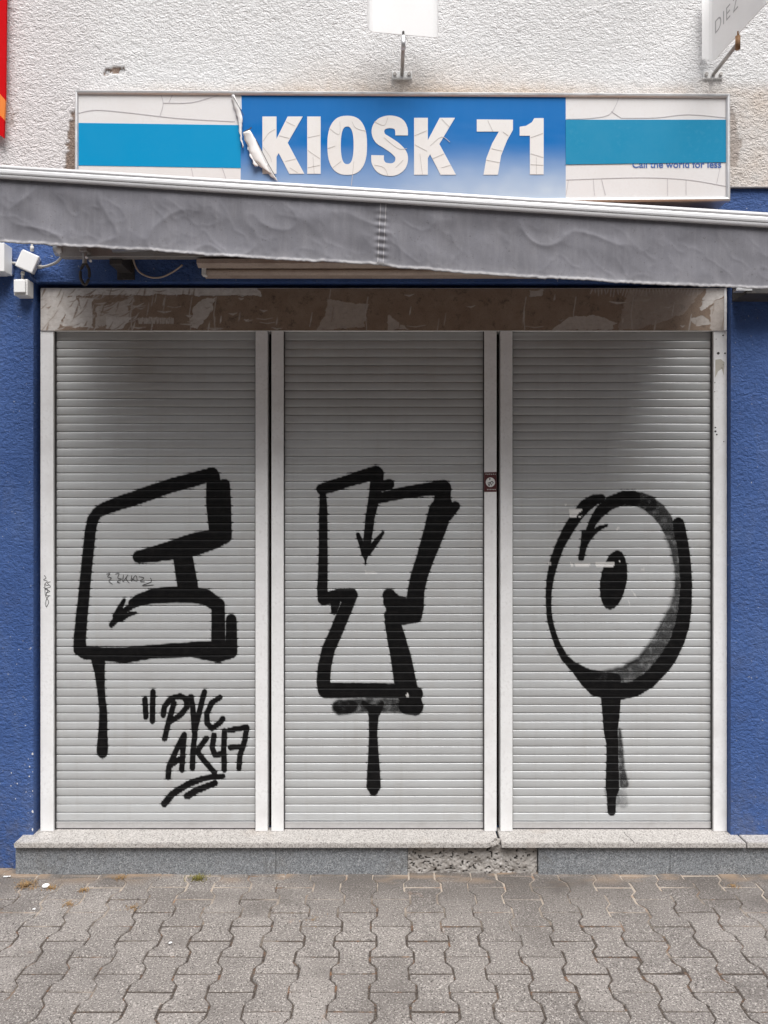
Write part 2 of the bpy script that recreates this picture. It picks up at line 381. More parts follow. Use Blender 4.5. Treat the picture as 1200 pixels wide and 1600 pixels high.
M['asphalt'] = painted('asphalt', (0.055, 0.053, 0.052), 0.9, 0.3, 0, (0.10, 0.095, 0.09), 0.5, 12)
M['kerb'] = mk_granite('kerb_stone', (0.30, 0.29, 0.28), (0.2, 0.19, 0.185), (0.4, 0.39, 0.38))
tag(MB().add([(-60, -12.5, -.126), (60, -12.5, -.126), (60, -4.69, -.126), (-60, -4.69, -.126)], [(0, 1, 2, 3)]).build('road', M['asphalt']), 'dark asphalt road added out of view along the pavement to cut bounce light', 'road', kind='structure')  # unseen road, added so less light bounces back under the awning
tag(MB().box(-60, 60, -4.69, -4.56, -.128, 0.0, .008).build('kerb', M['kerb']), 'granite kerb added out of view between road and pavement to shape the light', 'kerb', kind='structure')  # unseen, added with the road to shape the light
def pavers():
    vs, fs, sand = [], [], []
    g = 0.0025; px, py = 0.141, 0.2
    rnd = random.Random(5)
    half = [(0.0825-g, 0.1-g), (0.0825-g, 0.066), (0.0585-g, 0.034), (0.0585-g, -0.034), (0.0825-g, -0.066), (0.0825-g, -0.1+g)]
    out = half+[(-x, y) for x, y in reversed(half)]
    for i in range(-31, 32):
        for j in range(-22, 2):
            cx = i*px+0.03; cy = -0.03+j*py+(0.1 if i % 2 else 0)
            dz = rnd.uniform(-0.0025, 0.001); tx = rnd.uniform(-0.012, 0.012); ty = rnd.uniform(-0.012, 0.012)
            a = rnd.uniform(-0.012, 0.012); sx = rnd.uniform(-0.0012, 0.0012); sy = rnd.uniform(-0.0012, 0.0012)
            n = len(vs); N = len(out)
            jit = [(rnd.uniform(-0.0013, 0.0013), rnd.uniform(-0.0013, 0.0013)) for _ in out]
            for k, (ins, zz) in enumerate(((0.0, -0.03), (0.0, -0.0055), (0.0035, -0.0004), (0.011, 0.0))):
                for q, (x, y) in enumerate(out):
                    x = x-math.copysign(ins, x)+jit[q][0]; y = y-math.copysign(ins if abs(y) > 0.05 else ins*0.2, y)+jit[q][1]
                    X = cx+x*math.cos(a)-y*math.sin(a)+sx; Y = cy+x*math.sin(a)+y*math.cos(a)+sy
                    vs.append((X, Y, zz+dz+tx*x+ty*y)); sand.append(0)
            for k in range(3):
                for q in range(N): fs.append((n+k*N+q, n+k*N+(q+1) % N, n+(k+1)*N+(q+1) % N, n+(k+1)*N+q))
            # top: split into rows so that the quads stay convex
            b = n+3*N
            for q in range(5): fs.append((b+q, b+q+1, b+N-2-q, b+N-1-q))
    me = bpy.data.meshes.new('pavement'); me.from_pydata(vs, [], fs)
    bm = bmesh.new(); bm.from_mesh(me)
    bmesh.ops.subdivide_edges(bm, edges=[e for e in bm.edges if e.calc_length() > 0.03 and abs(e.verts[0].co.z-e.verts[1].co.z) < 0.004], cuts=2, use_grid_fill=True)
    bmesh.ops.recalc_face_normals(bm, faces=bm.faces[:]); bm.to_mesh(me); bm.free()
    co = np.empty(len(me.vertices)*3, np.float32); me.vertices.foreach_get('co', co); co = co.reshape(-1, 3)
    near = sstep(-0.24, -0.11, co[:, 1]); nz = fbm(co[:, 0]*9, co[:, 1]*22, 4)
    s = near*sstep(0.50, 0.66, nz)*0.85
    at = me.attributes.new('sand', 'FLOAT', 'POINT'); at.data.foreach_set('value', s.astype(np.float32))
    gr = sstep(-.62, -.15, co[:, 1])*sstep(.30, .62, fbm(co[:, 0]*2.3, co[:, 1]*3+4, 5))*.62+.3*sstep(.55, .75, fbm(co[:, 0]*5, co[:, 1]*5+9, 5))
    at = me.attributes.new('grime', 'FLOAT', 'POINT'); at.data.foreach_set('value', gr.astype(np.float32))
    return tag(link('pavement', me, M['paver']), 'grey interlocking concrete block pavement with sandy joints', 'pavement', kind='structure')
pavers()

# ------------------------------------------------------------------ building
XL, XR, ZT, ZS = -1.632, 1.614, 2.728, 0.153      # opening in the blue wall, sill height
ZU = 3.164                                          # bottom edge of the white upper wall
bld = thing('shop_building', 'shop front with white roughcast upper wall, blue lower wall and granite sill', 'building', (0, 0, 0))
mb = MB()
mb.box(-7, XL, -0.06, 0.3, -0.02, ZU+0.02); mb.box(XR, 7, -0.06, 0.3, -0.02, ZU+0.02); mb.box(XL, XR, -0.06, 0.3, ZT, ZU+0.02)
mb.box(XL, XR, 0.02, 0.3, -0.02, 0.13)
mb.build('lower_wall', M['blue'], bld)
rc_ = random.Random(8)
for k in range(22):
    a, b, r = (rc_.uniform(14, 49), rc_.uniform(990, 1290), rc_.uniform(.35, 1.0)) if k > 4 else (51, (1178, 1206, 1236, 1268, 1296)[k], (1.7, .7, .8, 1.8, 1.5)[k])
    MB().prism([W(a+r*math.cos(q*.8)*rc_.uniform(.6, 1.2), b+r*math.sin(q*.8)*rc_.uniform(.7, 1.6), -.0602) for q in range(8)], (0, -.0006, 0)).build('paint_chip', M['cream'], bld)
MB().box(XL+.002, XR-.002, 0.09, 0.29, 0.131, ZT-.002).build('recess_lining', M['recess'], bld)
# upper wall: displaced roughcast sheet in the middle, plain stretches beyond
x = np.arange(-2.2, 2.2001, 0.008); z = np.arange(ZU, 4.5, 0.008)
X, Z = np.meshgrid(x, z)
PXu = 600+X*F/(D0-0.075); PYu = 775-(Z-HC)*F/(D0-0.075)
Yd = -0.075-0.0022*(fbm(X*60+Z*25, Z*85, 2)-0.5)*2-0.003*(fbm(X*3, Z*3, 3)-0.5)
bare = np.zeros(X.shape)
nz = fbm(X*45, Z*45, 3)-0.5
def barepoly(poly, amt=1.0, ns=9):
    global bare
    ins = inpoly(PXu+nz*ns*2, PYu+(fbm(X*45+50, Z*45, 3)-0.5)*ns*2, poly); bare = np.maximum(bare, ins*amt)
barepoly([(109, 180), (118, 172), (130, 170), (130, 300), (107, 300), (103, 240)], 0.95, 8)
barepoly([(1128, 166), (1146, 170), (1150, 205), (1160, 226), (1153, 258), (1128, 268)], 0.5, 8)
barepoly([(162, 107), (194, 105), (195, 114), (163, 116)], 1.0, 4)
barepoly([(16, 176), (26, 178), (24, 196), (14, 196)], 0.35, 6)
Yd += bare*0.006
hole = np.maximum(sstep(4, 2.5, np.hypot(PXu-167, PYu-112)), sstep(4.5, 2.5, np.hypot(PXu-190, PYu-111))); Yd += hole*0.03
stain = sstep(120, 150, PYu)*0.55*sstep(100, 300, PXu)+sstep(70, 140, PYu)*0.5*sstep(330, 60, np.abs(PXu-650))
stain = np.maximum(stain, 0.9*sstep(26, 6, np.abs(PXu-627))*sstep(112, 130, PYu)); stain = np.maximum(stain, 0.4*sstep(40, 10, np.abs(PXu-1113))*sstep(115, 135, PYu))
stain = np.clip(stain*(0.5+fbm(X*5, Z*5, 3)), 0, 1); pink = np.clip(sstep(230, 20, PXu)*0.5*(0.4+fbm(X*2, Z*2, 3)), 0, 1)
Yd[0, :] = -0.075; 
P = np.stack([X, Yd, Z], -1)
uo = link('upper_wall', grid_mesh('upper_wall', P, {'stain': stain, 'pink': pink, 'bare': np.clip(bare+hole, 0, 1)}), M['upper'], bld, True)
mb = MB(); zt = float(z[-1]); xe = float(x[-1])
mb.box(-7, -2.2, -0.075, 0.3, ZU, 6.5); mb.box(xe, 7, -0.075, 0.3, ZU, 6.5); mb.box(-2.2, xe, -0.075, 0.3, zt, 6.5); mb.box(-2.2, xe, -0.066, 0.3, ZU, zt)
mb.build('wall_backing', M['upper'], bld)
MB().box(-2.2, xe, -0.0755, -0.06, ZU-0.004, ZU).build('drip_edge', M['alu_dark'], bld)

# sill slabs (granite), joints and a broken corner
YF, YP = -0.141, -0.118
def slab(x0, x1, chip=None, skew=0.0):
    top = ZS; t = 0.022
    poly = [(x0, YF), (x1, YF), (x1, 0.02), (x0, 0.02)]
    if chip: poly = [(x0, YF)]+chip+[(x1, 0.02), (x0, 0.02)]
    bm = bmesh.new(); lo = [bm.verts.new((a, b, top-t)) for a, b in poly]; hi = [bm.verts.new((a, b, top)) for a, b in poly]
    bm.faces.new(hi); bm.faces.new(lo[::-1])
    for i in range(len(poly)): bm.faces.new((lo[i], lo[(i+1) % len(poly)], hi[(i+1) % len(poly)], hi[i]))
    bmesh.ops.bevel(bm, geom=[e for e in bm.edges if abs(e.verts[0].co.z-top) < 1e-5 and abs(e.verts[1].co.z-top) < 1e-5], offset=0.0025, segments=2, affect='EDGES')
    for v in bm.verts: v.co.z += skew*(v.co.x-x0)
    bm.normal_update(); m = MB(); m.bm(bm); return m.build('sill_slab', M['sill'], bld)
sx = lambda px, y=YF: (px-600)*(D0+y)/F
slab(sx(22), sx(781)-.001, [(sx(762), YF), (sx(764.5), YF+.006), (sx(767), YF+.010), (sx(769), YF+.019), (sx(773), YF+.025), (sx(774), YF+.045), (sx(780), YF+.05)])
slab(sx(784), sx(1166)-.001); slab(sx(1168), 7.0)
ck = MB(); ck.add(*(lambda p: ([(a, b, ZS+.0004) for a, b in p], [(0, 1, 2, 3, 4, 5, 6, 7)]))([(sx(991), YF+.001), (sx(992.2), YF+.001), (sx(990), YF+.05), (sx(987), YF+.08), (sx(988), YF+.115), (sx(987), YF+.115), (sx(986), YF+.08), (sx(989), YF+.05)]))
ck.build('crack', M['dark'], bld)
rb = MB(); rr = random.Random(2)
for k in range(16):
    bm = bmesh.new(); bmesh.ops.create_icosphere(bm, subdivisions=2, radius=rr.uniform(0.004, 0.0115))
    for v in bm.verts: v.co *= rr.uniform(0.75, 1.2)
    rb.bm(bm, Matrix.Translation((sx(rr.uniform(766, 781)), YF+rr.uniform(.010, .045), ZS-rr.uniform(0.008, .022))))
rb.build('sill_rubble', M['concrete'], bld)
# plinth panels
def panel(px0, px1, m='plinth'):
    return MB().box(sx(px0, YP)+.0008, sx(px1, YP)-.0008, YP, 0.015, -0.02, ZS-.0222, 0.0012).build('plinth_panel', M[m], bld)
panel(24, 431); panel(431, 637); panel(841, 1047); MB().box(sx(1047, YP)+.0008, 7, YP, 0.015, -0.02, ZS-.0222, 0.0012).build('plinth_panel', M['plinth'], bld)
x = np.arange(sx(637, YP)+.001, sx(841, YP)-.001, 0.003); z = np.arange(-0.01, ZS-.0222, 0.003); X, Z = np.meshgrid(x, z)
n1 = fbm(X*105, Z*120, 2); n2 = fbm(X*25+9, Z*25, 3); pit = sstep(0.70, 0.77, n1)
Y = YP+0.014-0.009*(n2-0.5)*2-0.006*(fbm(X*120, Z*120, 2)-.5)+pit*0.010
n3 = sstep(0.12, 0.05, Z)*0.006*fbm(X*15, Z*15, 2); Y -= n3
link('bare_concrete', grid_mesh('bare_concrete', np.stack([X, Y, Z], -1), {'pit': pit}), M['concrete'], bld, True)

# ------------------------------------------------------------------ roller shutters with graffiti
def T(ox, oy, s, pts, k=1.0): return [(ox+a*s, oy+b*s, r*s*k) for a, b, r in pts]
ST = []   # (stroke, opacity, edge softness)
def st(pts, op=1.0, soft=2.3): ST.append((pts, op, soft))
# first letter
st([(331, 741, 10.5), (300, 750, 11), (270, 758, 11), (240, 768, 11), (215, 777, 11), (190, 785, 10.5), (165, 794, 9.5), (152, 801, 8.5), (145, 812, 8.5), (141, 830, 8.5), (138, 860, 8.5), (133, 910, 8.5), (128, 960, 9), (124.5, 1000, 9.5), (125, 1015, 10), (135, 1021, 10)])
st([(134, 1020, 10), (160, 1022, 10), (195, 1024, 12), (240, 1018, 10), (300, 1015, 11.5), (340, 1018, 17), (357, 1017, 13)])
st([(341, 944, 10), (341, 965, 10.5), (341, 1002, 11)]); st([(361.5, 968, 8), (361.5, 1000, 9), (360, 1018, 11)])
st([(174, 977, 4), (183, 966, 5.5), (193, 956, 6)]); st([(208, 942.5, 7.5), (217, 937.5, 9), (240, 931, 11.5), (270, 929, 12.5), (300, 929, 12.5), (322, 933, 12), (338, 944, 11)])
st([(194, 937.5, 2.6), (188, 949, 4), (181, 963, 5)]); st([(212, 957.5, 2), (201, 960, 3.4), (188, 967, 5)]); st([(195, 954, 4.5), (203, 949, 4.5)])
st([(285, 866, 15), (289, 890, 15.5), (293, 913, 16), (294, 925, 16)])
st([(217, 870, 9.5), (240, 866, 12), (262, 861, 14), (306, 850, 17.5), (335, 842, 15), (351, 838, 11)])
st([(333, 745, 10.5), (335, 785, 13), (340, 830, 13)]); st([(350.5, 757, 8.5), (352, 790, 9), (352, 836, 10)])
st([(153.5, 1030, 11), (155.5, 1050, 8), (157.5, 1075, 6.2), (159, 1092, 5.6), (161.4, 1111, 6), (161, 1135, 6.5), (160, 1165, 8.6), (160, 1175, 8.6), (160, 1181, 4)])
# tag under the first letter
q = 4.0
for L in ([(226.5, 1093), (228, 1120)], [(239, 1081), (238, 1127)], [(255, 1117), (257, 1104), (267, 1091.5), (282, 1087.5), (291.5, 1093), (292, 1105), (282, 1117), (267, 1127)], [(272, 1098), (264, 1126), (257, 1155)],
          [(298.5, 1088.5), (301.5, 1108), (303.6, 1143)], [(319.5, 1081), (311, 1114), (304, 1143)], [(343.5, 1090), (331, 1098), (323, 1115), (323.5, 1130), (331, 1138), (343, 1130), (348, 1123)],
          [(262.5, 1215), (264, 1198), (276, 1171), (288, 1147.5)], [(288, 1147.5), (285.5, 1174), (284, 1203)], [(266, 1196), (286, 1182)], [(304.5, 1147), (301.5, 1174), (300.6, 1200)], [(322.5, 1153.5), (307.5, 1174)], [(307.5, 1174), (321, 1191), (335, 1207)],
          [(334.5, 1148.5), (331.5, 1168), (336, 1180), (348, 1177.5)], [(351, 1142.5), (349.5, 1171), (350.5, 1203)], [(358.5, 1141), (372, 1138.5), (385.5, 1136.5), (382.5, 1157), (375, 1180), (373.5, 1200)], [(360, 1168), (379.5, 1167)]):
    st([(a, b, q) for a, b in L], 1.0, 1.4)
st([(256.5, 1256, 5), (270, 1240, 5), (294, 1225, 4.8), (318, 1216, 4.2), (348, 1212.5, 3.8)], 1, 1.8); st([(292.5, 1244, 5.2), (306, 1235.5, 5), (336, 1223.5, 4.5)], 1, 1.8)
# second letter
st([(503, 764, 8.5), (520, 759, 9), (545, 751, 9), (587, 738.5, 10.5)]); st([(504.5, 775, 5), (505, 800, 6.5), (505, 850, 6.7), (504.5, 900, 7.4), (503.5, 920, 8), (505, 934, 8.5)])
st([(506, 936, 9.5), (530, 930.5, 10), (549, 929, 9.5)]); st([(524, 940, 8), (522, 956, 4.5)])
st([(550, 930, 9), (543, 945, 10), (535, 963, 10), (522, 995, 10), (513, 1015, 10), (507, 1042, 10.3), (505, 1065, 10.5), (508, 1078, 11)])
st([(510, 1079, 12), (560, 1078.5, 11.5), (620, 1080, 11.5), (650, 1084, 11)])
st([(531, 1105, 13), (550, 1104, 12)], 0.86, 7); st([(531, 1105, 13), (570, 1102, 12.5), (610, 1102, 12.5), (645, 1105, 13)], 0.74, 7); st([(635, 1103, 13), (648, 1105, 13)], 1, 3)
st([(613, 972, 12), (618.7, 995, 14), (627, 1030, 16), (632, 1060, 17), (638, 1085, 17), (648, 1103, 13)])
st([(608, 930, 10), (613, 940, 14), (622, 950, 19), (632, 955, 20), (645, 958, 15)]); st([(610, 962, 10), (630, 967, 9), (650, 964, 9)])
st([(692, 786, 14), (688, 798, 18), (678.6, 831, 16.5), (664, 873, 13.5), (655, 900, 13), (650, 924, 13), (648, 950, 14)]); st([(711, 791, 7.5), (698, 803, 11)])
st([(589, 779, 8), (630, 770, 8.8), (670, 764, 10), (692, 762, 12)]); st([(694, 762, 11), (690, 786, 13)])
st([(592, 760, 8), (608, 757, 8)]); st([(590, 740, 9.5), (588, 760, 10), (584, 780, 8.5), (578, 810, 7), (574, 845, 6.2), (571.5, 863, 4.8), (571, 872, 3)])
st([(559, 835, 3), (565, 850, 4), (570, 866, 5)]); st([(598.5, 832.5, 2.2), (588, 846, 3.8), (575, 863, 5)], 1, 2.2); st([(571, 874, 1.3), (571, 882, .7)], 1, .8)
st([(568, 1099, 3.5), (583, 1110, 6.5)]); st([(597, 1099, 3.5), (588, 1112, 7)]); st([(583.6, 1110, 9), (583.6, 1123, 7.4), (583, 1147, 6.3), (583.3, 1170, 7.4), (583.7, 1193, 9), (583.7, 1228, 11), (583.7, 1236, 7)])
# third letter
st([(940, 778.5, 6), (928, 781.5, 8.5), (915, 790, 9.5), (902.5, 805, 8.5), (887.5, 828, 8), (875, 852, 7), (865, 880, 6.5), (860, 902, 5.6), (857.5, 925, 4.4), (857, 947, 4.2), (859, 967, 4.2), (864, 987, 4.2), (871, 1007, 4.5), (882, 1028, 5.5), (895, 1041, 7), (915, 1054, 10)])
st([(908, 872, 4.5), (912, 855, 4.8), (918, 836, 5), (926, 816, 6), (938, 799, 8.5), (955, 785, 10), (975, 778, 10.5), (990, 778.5, 11)])
st([(985, 778, 11), (1000, 781, 12), (1015, 787.5, 12.5)], .80, 3); st([(1012, 786, 12.5), (1028, 798, 12.5), (1039, 812, 12), (1050, 838, 9)], .72, 2.5)
st([(1047, 832, 8), (1055, 858, 7), (1058, 885, 5), (1059, 905, 4.5), (1058.5, 928, 4.8), (1052, 957, 7.5), (1045, 980, 9), (1032, 1005, 11), (1020, 1022, 12), (1007, 1038, 13), (985, 1055, 12.5), (960, 1061, 11)], .70, 2.5)
st([(1040, 838, 2), (1049, 856, 2.5), (1056, 890, 2), (1055.5, 920, 2), (1048, 950, 3), (1035, 975, 4), (1022, 1000, 4), (1000, 1029, 5), (975, 1044, 5), (945, 1051, 4)], .88, 12)
st([(960, 1062, 11), (940, 1058, 9), (915, 1054, 9)], .9, 2.5)
st([(1060, 818, 9), (1063, 835, 9.5), (1067, 852, 8.8), (1070, 878, 9), (1072.5, 915, 9), (1070, 953, 10), (1066, 977, 11), (1058, 1002, 11), (1045, 1027, 12), (1033, 1043, 12), (1012, 1064, 12), (990, 1077, 12), (960, 1082, 13), (932, 1075, 13), (917, 1064, 10), (902, 1050, 6)], 1, 1.6)
st([(954.6, 1085, 16), (954.6, 1095, 15), (954.6, 1120, 13), (954.4, 1145, 10.5), (957, 1160, 9.3), (957, 1182, 9), (957, 1210, 10), (957, 1232, 10.5), (955.6, 1245, 7), (955.6, 1268, 6.2)], 1, 1.8)
st([(968, 1140, 3), (970, 1170, 5), (971, 1200, 6), (975, 1225, 8)], .72, 5); st([(955, 1235, 12), (960, 1250, 13)], .55, 7); st([(972, 1240, 9), (974, 1256, 9)], .5, 7)
st([(912, 831.5, 3.2), (911, 850, 3.6), (908, 869, 4)]); st([(948.5, 821, 1.6), (937, 825, 3.2), (926, 833, 4), (914, 850, 4)], 1, 2.2)
st([(958.8-math.sin(R(9))*u*35.5, 906.5+u*35.5, 20.3*math.sqrt(max(0, 1-.75*u*u))) for u in [k/5 for k in range(-5, 6)]], 1, 1.8)
TAPE = [([(889, 795), (911, 795), (903, 804), (899, 809), (890, 809)], 1), ([(903, 806), (910, 805), (907, 808), (904, 808)], 1), ([(898, 880), (922, 880), (923, 884), (912, 887), (899, 886)], .95), ([(891, 879), (895, 880), (897, 887), (892, 887)], .9),
        ([(930, 879), (960, 877), (960, 884), (950, 887), (932, 887)], .9), ([(962, 828), (965, 823), (968, 825), (965, 830)], .9), ([(1001, 889), (1007, 887), (1007, 893)], .7), ([(987, 923), (994, 930), (995, 934), (991, 931)], .8), ([(980, 937), (985, 948), (984, 942)], .7),
        ([(856, 878), (862, 877), (861, 883), (857, 883)], .6), ([(881, 787), (886, 788), (884, 792)], .7), ([(967, 876), (969, 874), (969, 879)], .9), ([(570, 892), (585, 893), (590, 896), (571, 896)], .5), ([(634, 1085), (638, 1083), (639, 1090), (635, 1090)], .85)]
PITCH = 12.95
PROF = [(0.0, .0050), (.025, .0048), (.045, .0004), (.10, -.0008), (.24, -.0017), (.44, -.0023), (.64, -.0022), (.82, -.0015), (.92, -.0006), (.955, .0000), (.97, .0048)]
def shutter(px0, px1, rl, rr_, label):
    x0, x1 = W(px0, 0, 0).x, W(px1, 0, 0).x
    t = thing('roller_shutter', label, 'shutter', ((x0+x1)/2, 0, ZS), 'roller shutters closing the shop front')
    n = 60; y0 = 1283-n*PITCH
    xs = np.arange(x0-.008, x1+.008, 0.003); rows = np.array([(y0+(i+a)*PITCH, d, a) for i in range(n) for a, d in PROF]+[(1283.0, .0045, 1.0)])
    PX = 600+xs*F/D0
    XX, PY = np.meshgrid(PX, rows[:, 0]); dep = np.repeat(rows[:, 1:2], len(xs), 1); ph = np.repeat(rows[:, 2:3], len(xs), 1)
    slat = np.floor((PY-y0)/PITCH+1e-4)
    paint = np.zeros(XX.shape); wob = (fbm(XX*.30, PY*.30, 3)-.5)*.6
    sh = (vnoise(slat*3.7, slat*0+px0)-.5)*.4
    # spray drifts a little wider where a slat turns into the joint
    spread = .9*sstep(.86, .97, ph)+.8*sstep(.06, .0, ph)
    for s, op, soft in ST:
        a = np.array(s)
        if a[:, 0].max() < px0-30 or a[:, 0].min() > px1+30: continue
        r0 = np.where((PY[:, 0] > a[:, 1].min()-30) & (PY[:, 0] < a[:, 1].max()+30))[0]; c0 = np.where((PX > a[:, 0].min()-30) & (PX < a[:, 0].max()+30))[0]
        if not len(r0) or not len(c0): continue
        sl = np.s_[r0[0]:r0[-1]+1, c0[0]:c0[-1]+1]; thin = a[:, 2].max() < 1
        d = stroke_d(XX[sl]+(0 if thin else sh[sl]), PY[sl], s)
        if not thin: d = d-0.4+wob[sl]-spread[sl]*(.35+.65*fbm(XX[sl]*.2, PY[sl]*.2, 2))
        core = op*sstep(soft*.75, -soft*.75, d)
        if not thin: 
            jt = np.maximum(sstep(.84, .965, ph[sl]), sstep(.07, .0, ph[sl]))
            core = np.maximum(core, op*(.34*sstep(6.0, 0, d)+.5*jt*sstep(8.5, 0, d)**1.6)*(.55+fbm(XX[sl]*.5, PY[sl]*.5, 2)*.7))
        paint[sl] = np.maximum(paint[sl], core)
    paint *= 1-.14*sstep(.5, .75, fbm(XX*.13, PY*.13, 4))
    tape = np.zeros(XX.shape)
    for poly, a in TAPE: tape = np.maximum(tape, a*inpoly(XX, PY, poly))
    shade_dirt = sstep(700, 520, PY)*.22*(.3+fbm(XX*.012+px0, PY*.012, 3))+.45*np.exp(-((XX-225)/60)**2-((PY-565)/70)**2)+.35*np.exp(-((XX-925)/70)**2-((PY-520)/40)**2)  # awning shade painted in towards the top, with two patches of shade and dirt
    dep = dep+.0010*(fbm(XX*.012, slat*5.3, 2)-.5)
    P = np.stack([np.repeat(xs[None], len(rows), 0), dep+.002, HC-(PY+1.0*(fbm(XX*.006+px0, slat*1.7, 2)-.5)*(PY < 1270)-775)*D0/F], -1)
    cu = link('slat_curtain', grid_mesh('slat_curtain', P, {'paint': paint, 'tape': tape, 'shade_dirt': np.clip(shade_dirt, 0, 1), 'tone': np.clip(_tab[(slat.astype(int)*7) % 256, int(px0) % 256]**2+.5*(ph > .93), 0, 1)}), M['curtain'], t, True)
    zb = W(0, 1283, 0).z
    b = MB().box(x0-.008, x1+.008, -.004, .012, ZS+.006, zb-.0015, .0015); b.box(x0-.008, x1+.008, -.0065, -.001, zb-.007, zb-.0012, .0008)
    b.build('bottom_bar', M['alu'], t)
    MB().box(x0, x1, -.001, .010, ZS+.0005, ZS+.0065).build('rubber_seal', M['dark'], t)
    rails = []
    for a, c in (rl, rr_):
        xa, xc = W(a, 0, -.025).x, W(c, 0, -.025).x
        rails.append(MB().box(xa, xc, -.025, .03, ZS+.0004, ZH0-.0005, .002).build('guide_rail', M['rail'], t))
        xi = xc if a < px0 else xa-.004   # brush seal strip between rail and slats
        MB().box(xi, xi+.004, -.012, .0, ZS+.0066, ZH0-.001).build('brush_seal', M['dark'], rails[-1])
    return t, rails
ZH0 = W(0, 516.5, -.03).z; ZH1 = W(0, 450, -.03).z
s1, ra = shutter(83.5, 399, (63, 83.5), (399, 418), 'closed roller shutter sprayed with a blocky letter E and the tag PVC AK47')
s2, rb_ = shutter(443, 757, (424, 443), (757, 776), 'closed roller shutter sprayed with a forked black letter whose stem ends in one drip')
s3, rc = shutter(801, 1115, (782, 801), (1115, 1136), 'closed roller shutter sprayed with a big black letter O with a pupil in it')
scr = MB()
for L in ([(166, 897), (172, 896), (168, 901), (174, 903), (170, 908), (176, 913)], [(180, 897), (186, 896), (184, 903), (190, 905), (183, 909), (188, 911)], [(193, 898), (192, 909), (200, 898), (197, 904), (202, 911)], [(206, 899), (205, 908), (212, 899), (214, 908), (206, 904)],
          [(217, 901), (225, 903), (219, 908), (226, 909)], [(235, 903), (236, 909), (222, 915), (240, 914)]):
    scr.ribbon(catmull([W(a, b, -.0022) for a, b in L], 4), .0026, .0004)
scr.build('marker_scribble', M['ink'], s1)
sc = MB()
for L in ([(69, 899), (72, 903), (68, 906), (74, 908), (70, 913), (76, 915)], [(79, 909), (74, 911), (79, 917), (70, 920), (78, 924), (72, 926)], [(70, 912), (71, 930), (76, 940), (74, 946), (72, 948), (72, 938), (77, 930)], [(68, 918), (75, 922), (72, 930), (79, 931)]):
    sc.ribbon(catmull([W(a, b, -.0253) for a, b in L], 4), .0026, .0004)
sc.build('marker_scribble', M['ink'], ra[0])
for a, b, r in ((1130, 524, 1.3), (1122.5, 552, 2.2), (1133, 552, 1.4), (1130, 570, .8), (1119, 530, .6), (1128, 575, 1), (1118, 674, 1.6), (1120, 679, 1.3), (1118, 668, 1.2), (1117, 598, .8), (1116.8, 612, .8), (1131, 690, .8)):
    MB().prism([W(a+r*math.cos(k*.8)*(1+.3*math.sin(k*5)), b+r*math.sin(k*.8), -.0253) for k in range(8)], (0, -.0005, 0)).build('paint_chip', M['dark'], rc[1])
MB().prism([W(a, b, -.0253) for a, b in ((1118, 562), (1126, 561), (1132, 566), (1131, 587), (1128, 576), (1122, 580), (1117.5, 590))], (0, -.0005, 0)).build('glue_patch', painted('old_glue', (0.56, 0.53, 0.46), .6, .4), rc[1])

# metal cover over the shutters, with torn poster remains
hb = thing('shutter_box_cover', 'long stained metal cover strip with torn poster remains above the three shutters', 'metal cover', (0, 0, ZH0))
x0, x1 = W(63.5, 0, -.03).x, W(1135, 0, -.03).x
xs = np.arange(x0, x1, .0035); zs = np.arange(ZH0, ZH1, .0025); X, Z = np.meshgrid(xs, zs)
PX = 600+X*F/(D0-.03); PY = 775-(Z-HC)*F/(D0-.03)
wx = PX+(fbm(PX*.09, PY*.12, 3)-.5)*9; wy = PY+(fbm(PX*.09+40, PY*.12, 3)-.5)*7
pap = np.zeros(X.shape)
for poly, a in (([(50, 440), (400, 446), (410, 462), (200, 461), (50, 462)], .9), ([(50, 440), (112, 440), (104, 480), (90, 516), (50, 520)], .8), ([(104, 465), (120, 462), (130, 512), (98, 512)], .85), ([(124, 466), (143, 466), (146, 512), (126, 512)], .8), ([(150, 480), (190, 470), (208, 462), (196, 500), (150, 512)], .5), ([(166, 495), (206, 496), (190, 514), (166, 514)], .75),
                ([(317, 468), (337, 464), (326, 496), (308, 514), (297, 514), (301, 484)], .7), ([(512, 467), (574, 478), (571, 512), (495, 515), (505, 498)], .38), ([(607, 492), (637, 515), (605, 515)], .45), ([(862, 515), (890, 496), (935, 493), (965, 505), (955, 515)], .5),
                ([(1092, 484), (1104, 452), (1135, 448), (1137, 460), (1112, 470), (1100, 485)], .85), ([(1080, 498), (1100, 492), (1112, 505), (1085, 510)], .6), ([(1112, 470), (1140, 462), (1140, 520), (1110, 520)], .55), ([(980, 455), (1060, 452), (1100, 452), (1070, 490), (1000, 515), (965, 515)], .22), ([(828, 454), (848, 454), (846, 464), (826, 463)], .5)):
    pap = np.maximum(pap, a*inpoly(wx, wy, poly))
rng = random.Random(11)
for k in range(230):   # brushed streaks of paper and paste
    cx = rng.choice([rng.uniform(66, 215), rng.uniform(66, 215), rng.uniform(200, 420), rng.uniform(300, 1130)]); cy = rng.uniform(452, 514); an = rng.uniform(-1.3, .2) if cx < 215 else rng.choice([rng.uniform(-.1, .1), -1.4]); L = rng.uniform(3, 15); r = rng.uniform(.4, 1.7)
    d = stroke_d(PX, PY, [(cx-L*math.cos(an), cy-L*math.sin(an), .3), (cx, cy+2, r), (cx+L*math.cos(an), cy+L*math.sin(an), .3)])
    pap = np.maximum(pap, rng.uniform(.3, .7)*sstep(.8, -.6, d)) if rng.random() < .6 else pap*(1-.85*sstep(.8, -.8, d))
for k in range(20): # torn strip with comb edge
    cx = 217+k*2.8; pap = np.maximum(pap, .55*sstep(.9, -.2, stroke_d(PX, PY, [(cx, 497+rng.uniform(-1, 1), .8), (cx+rng.uniform(-1.5, 1), 505, .9)])))
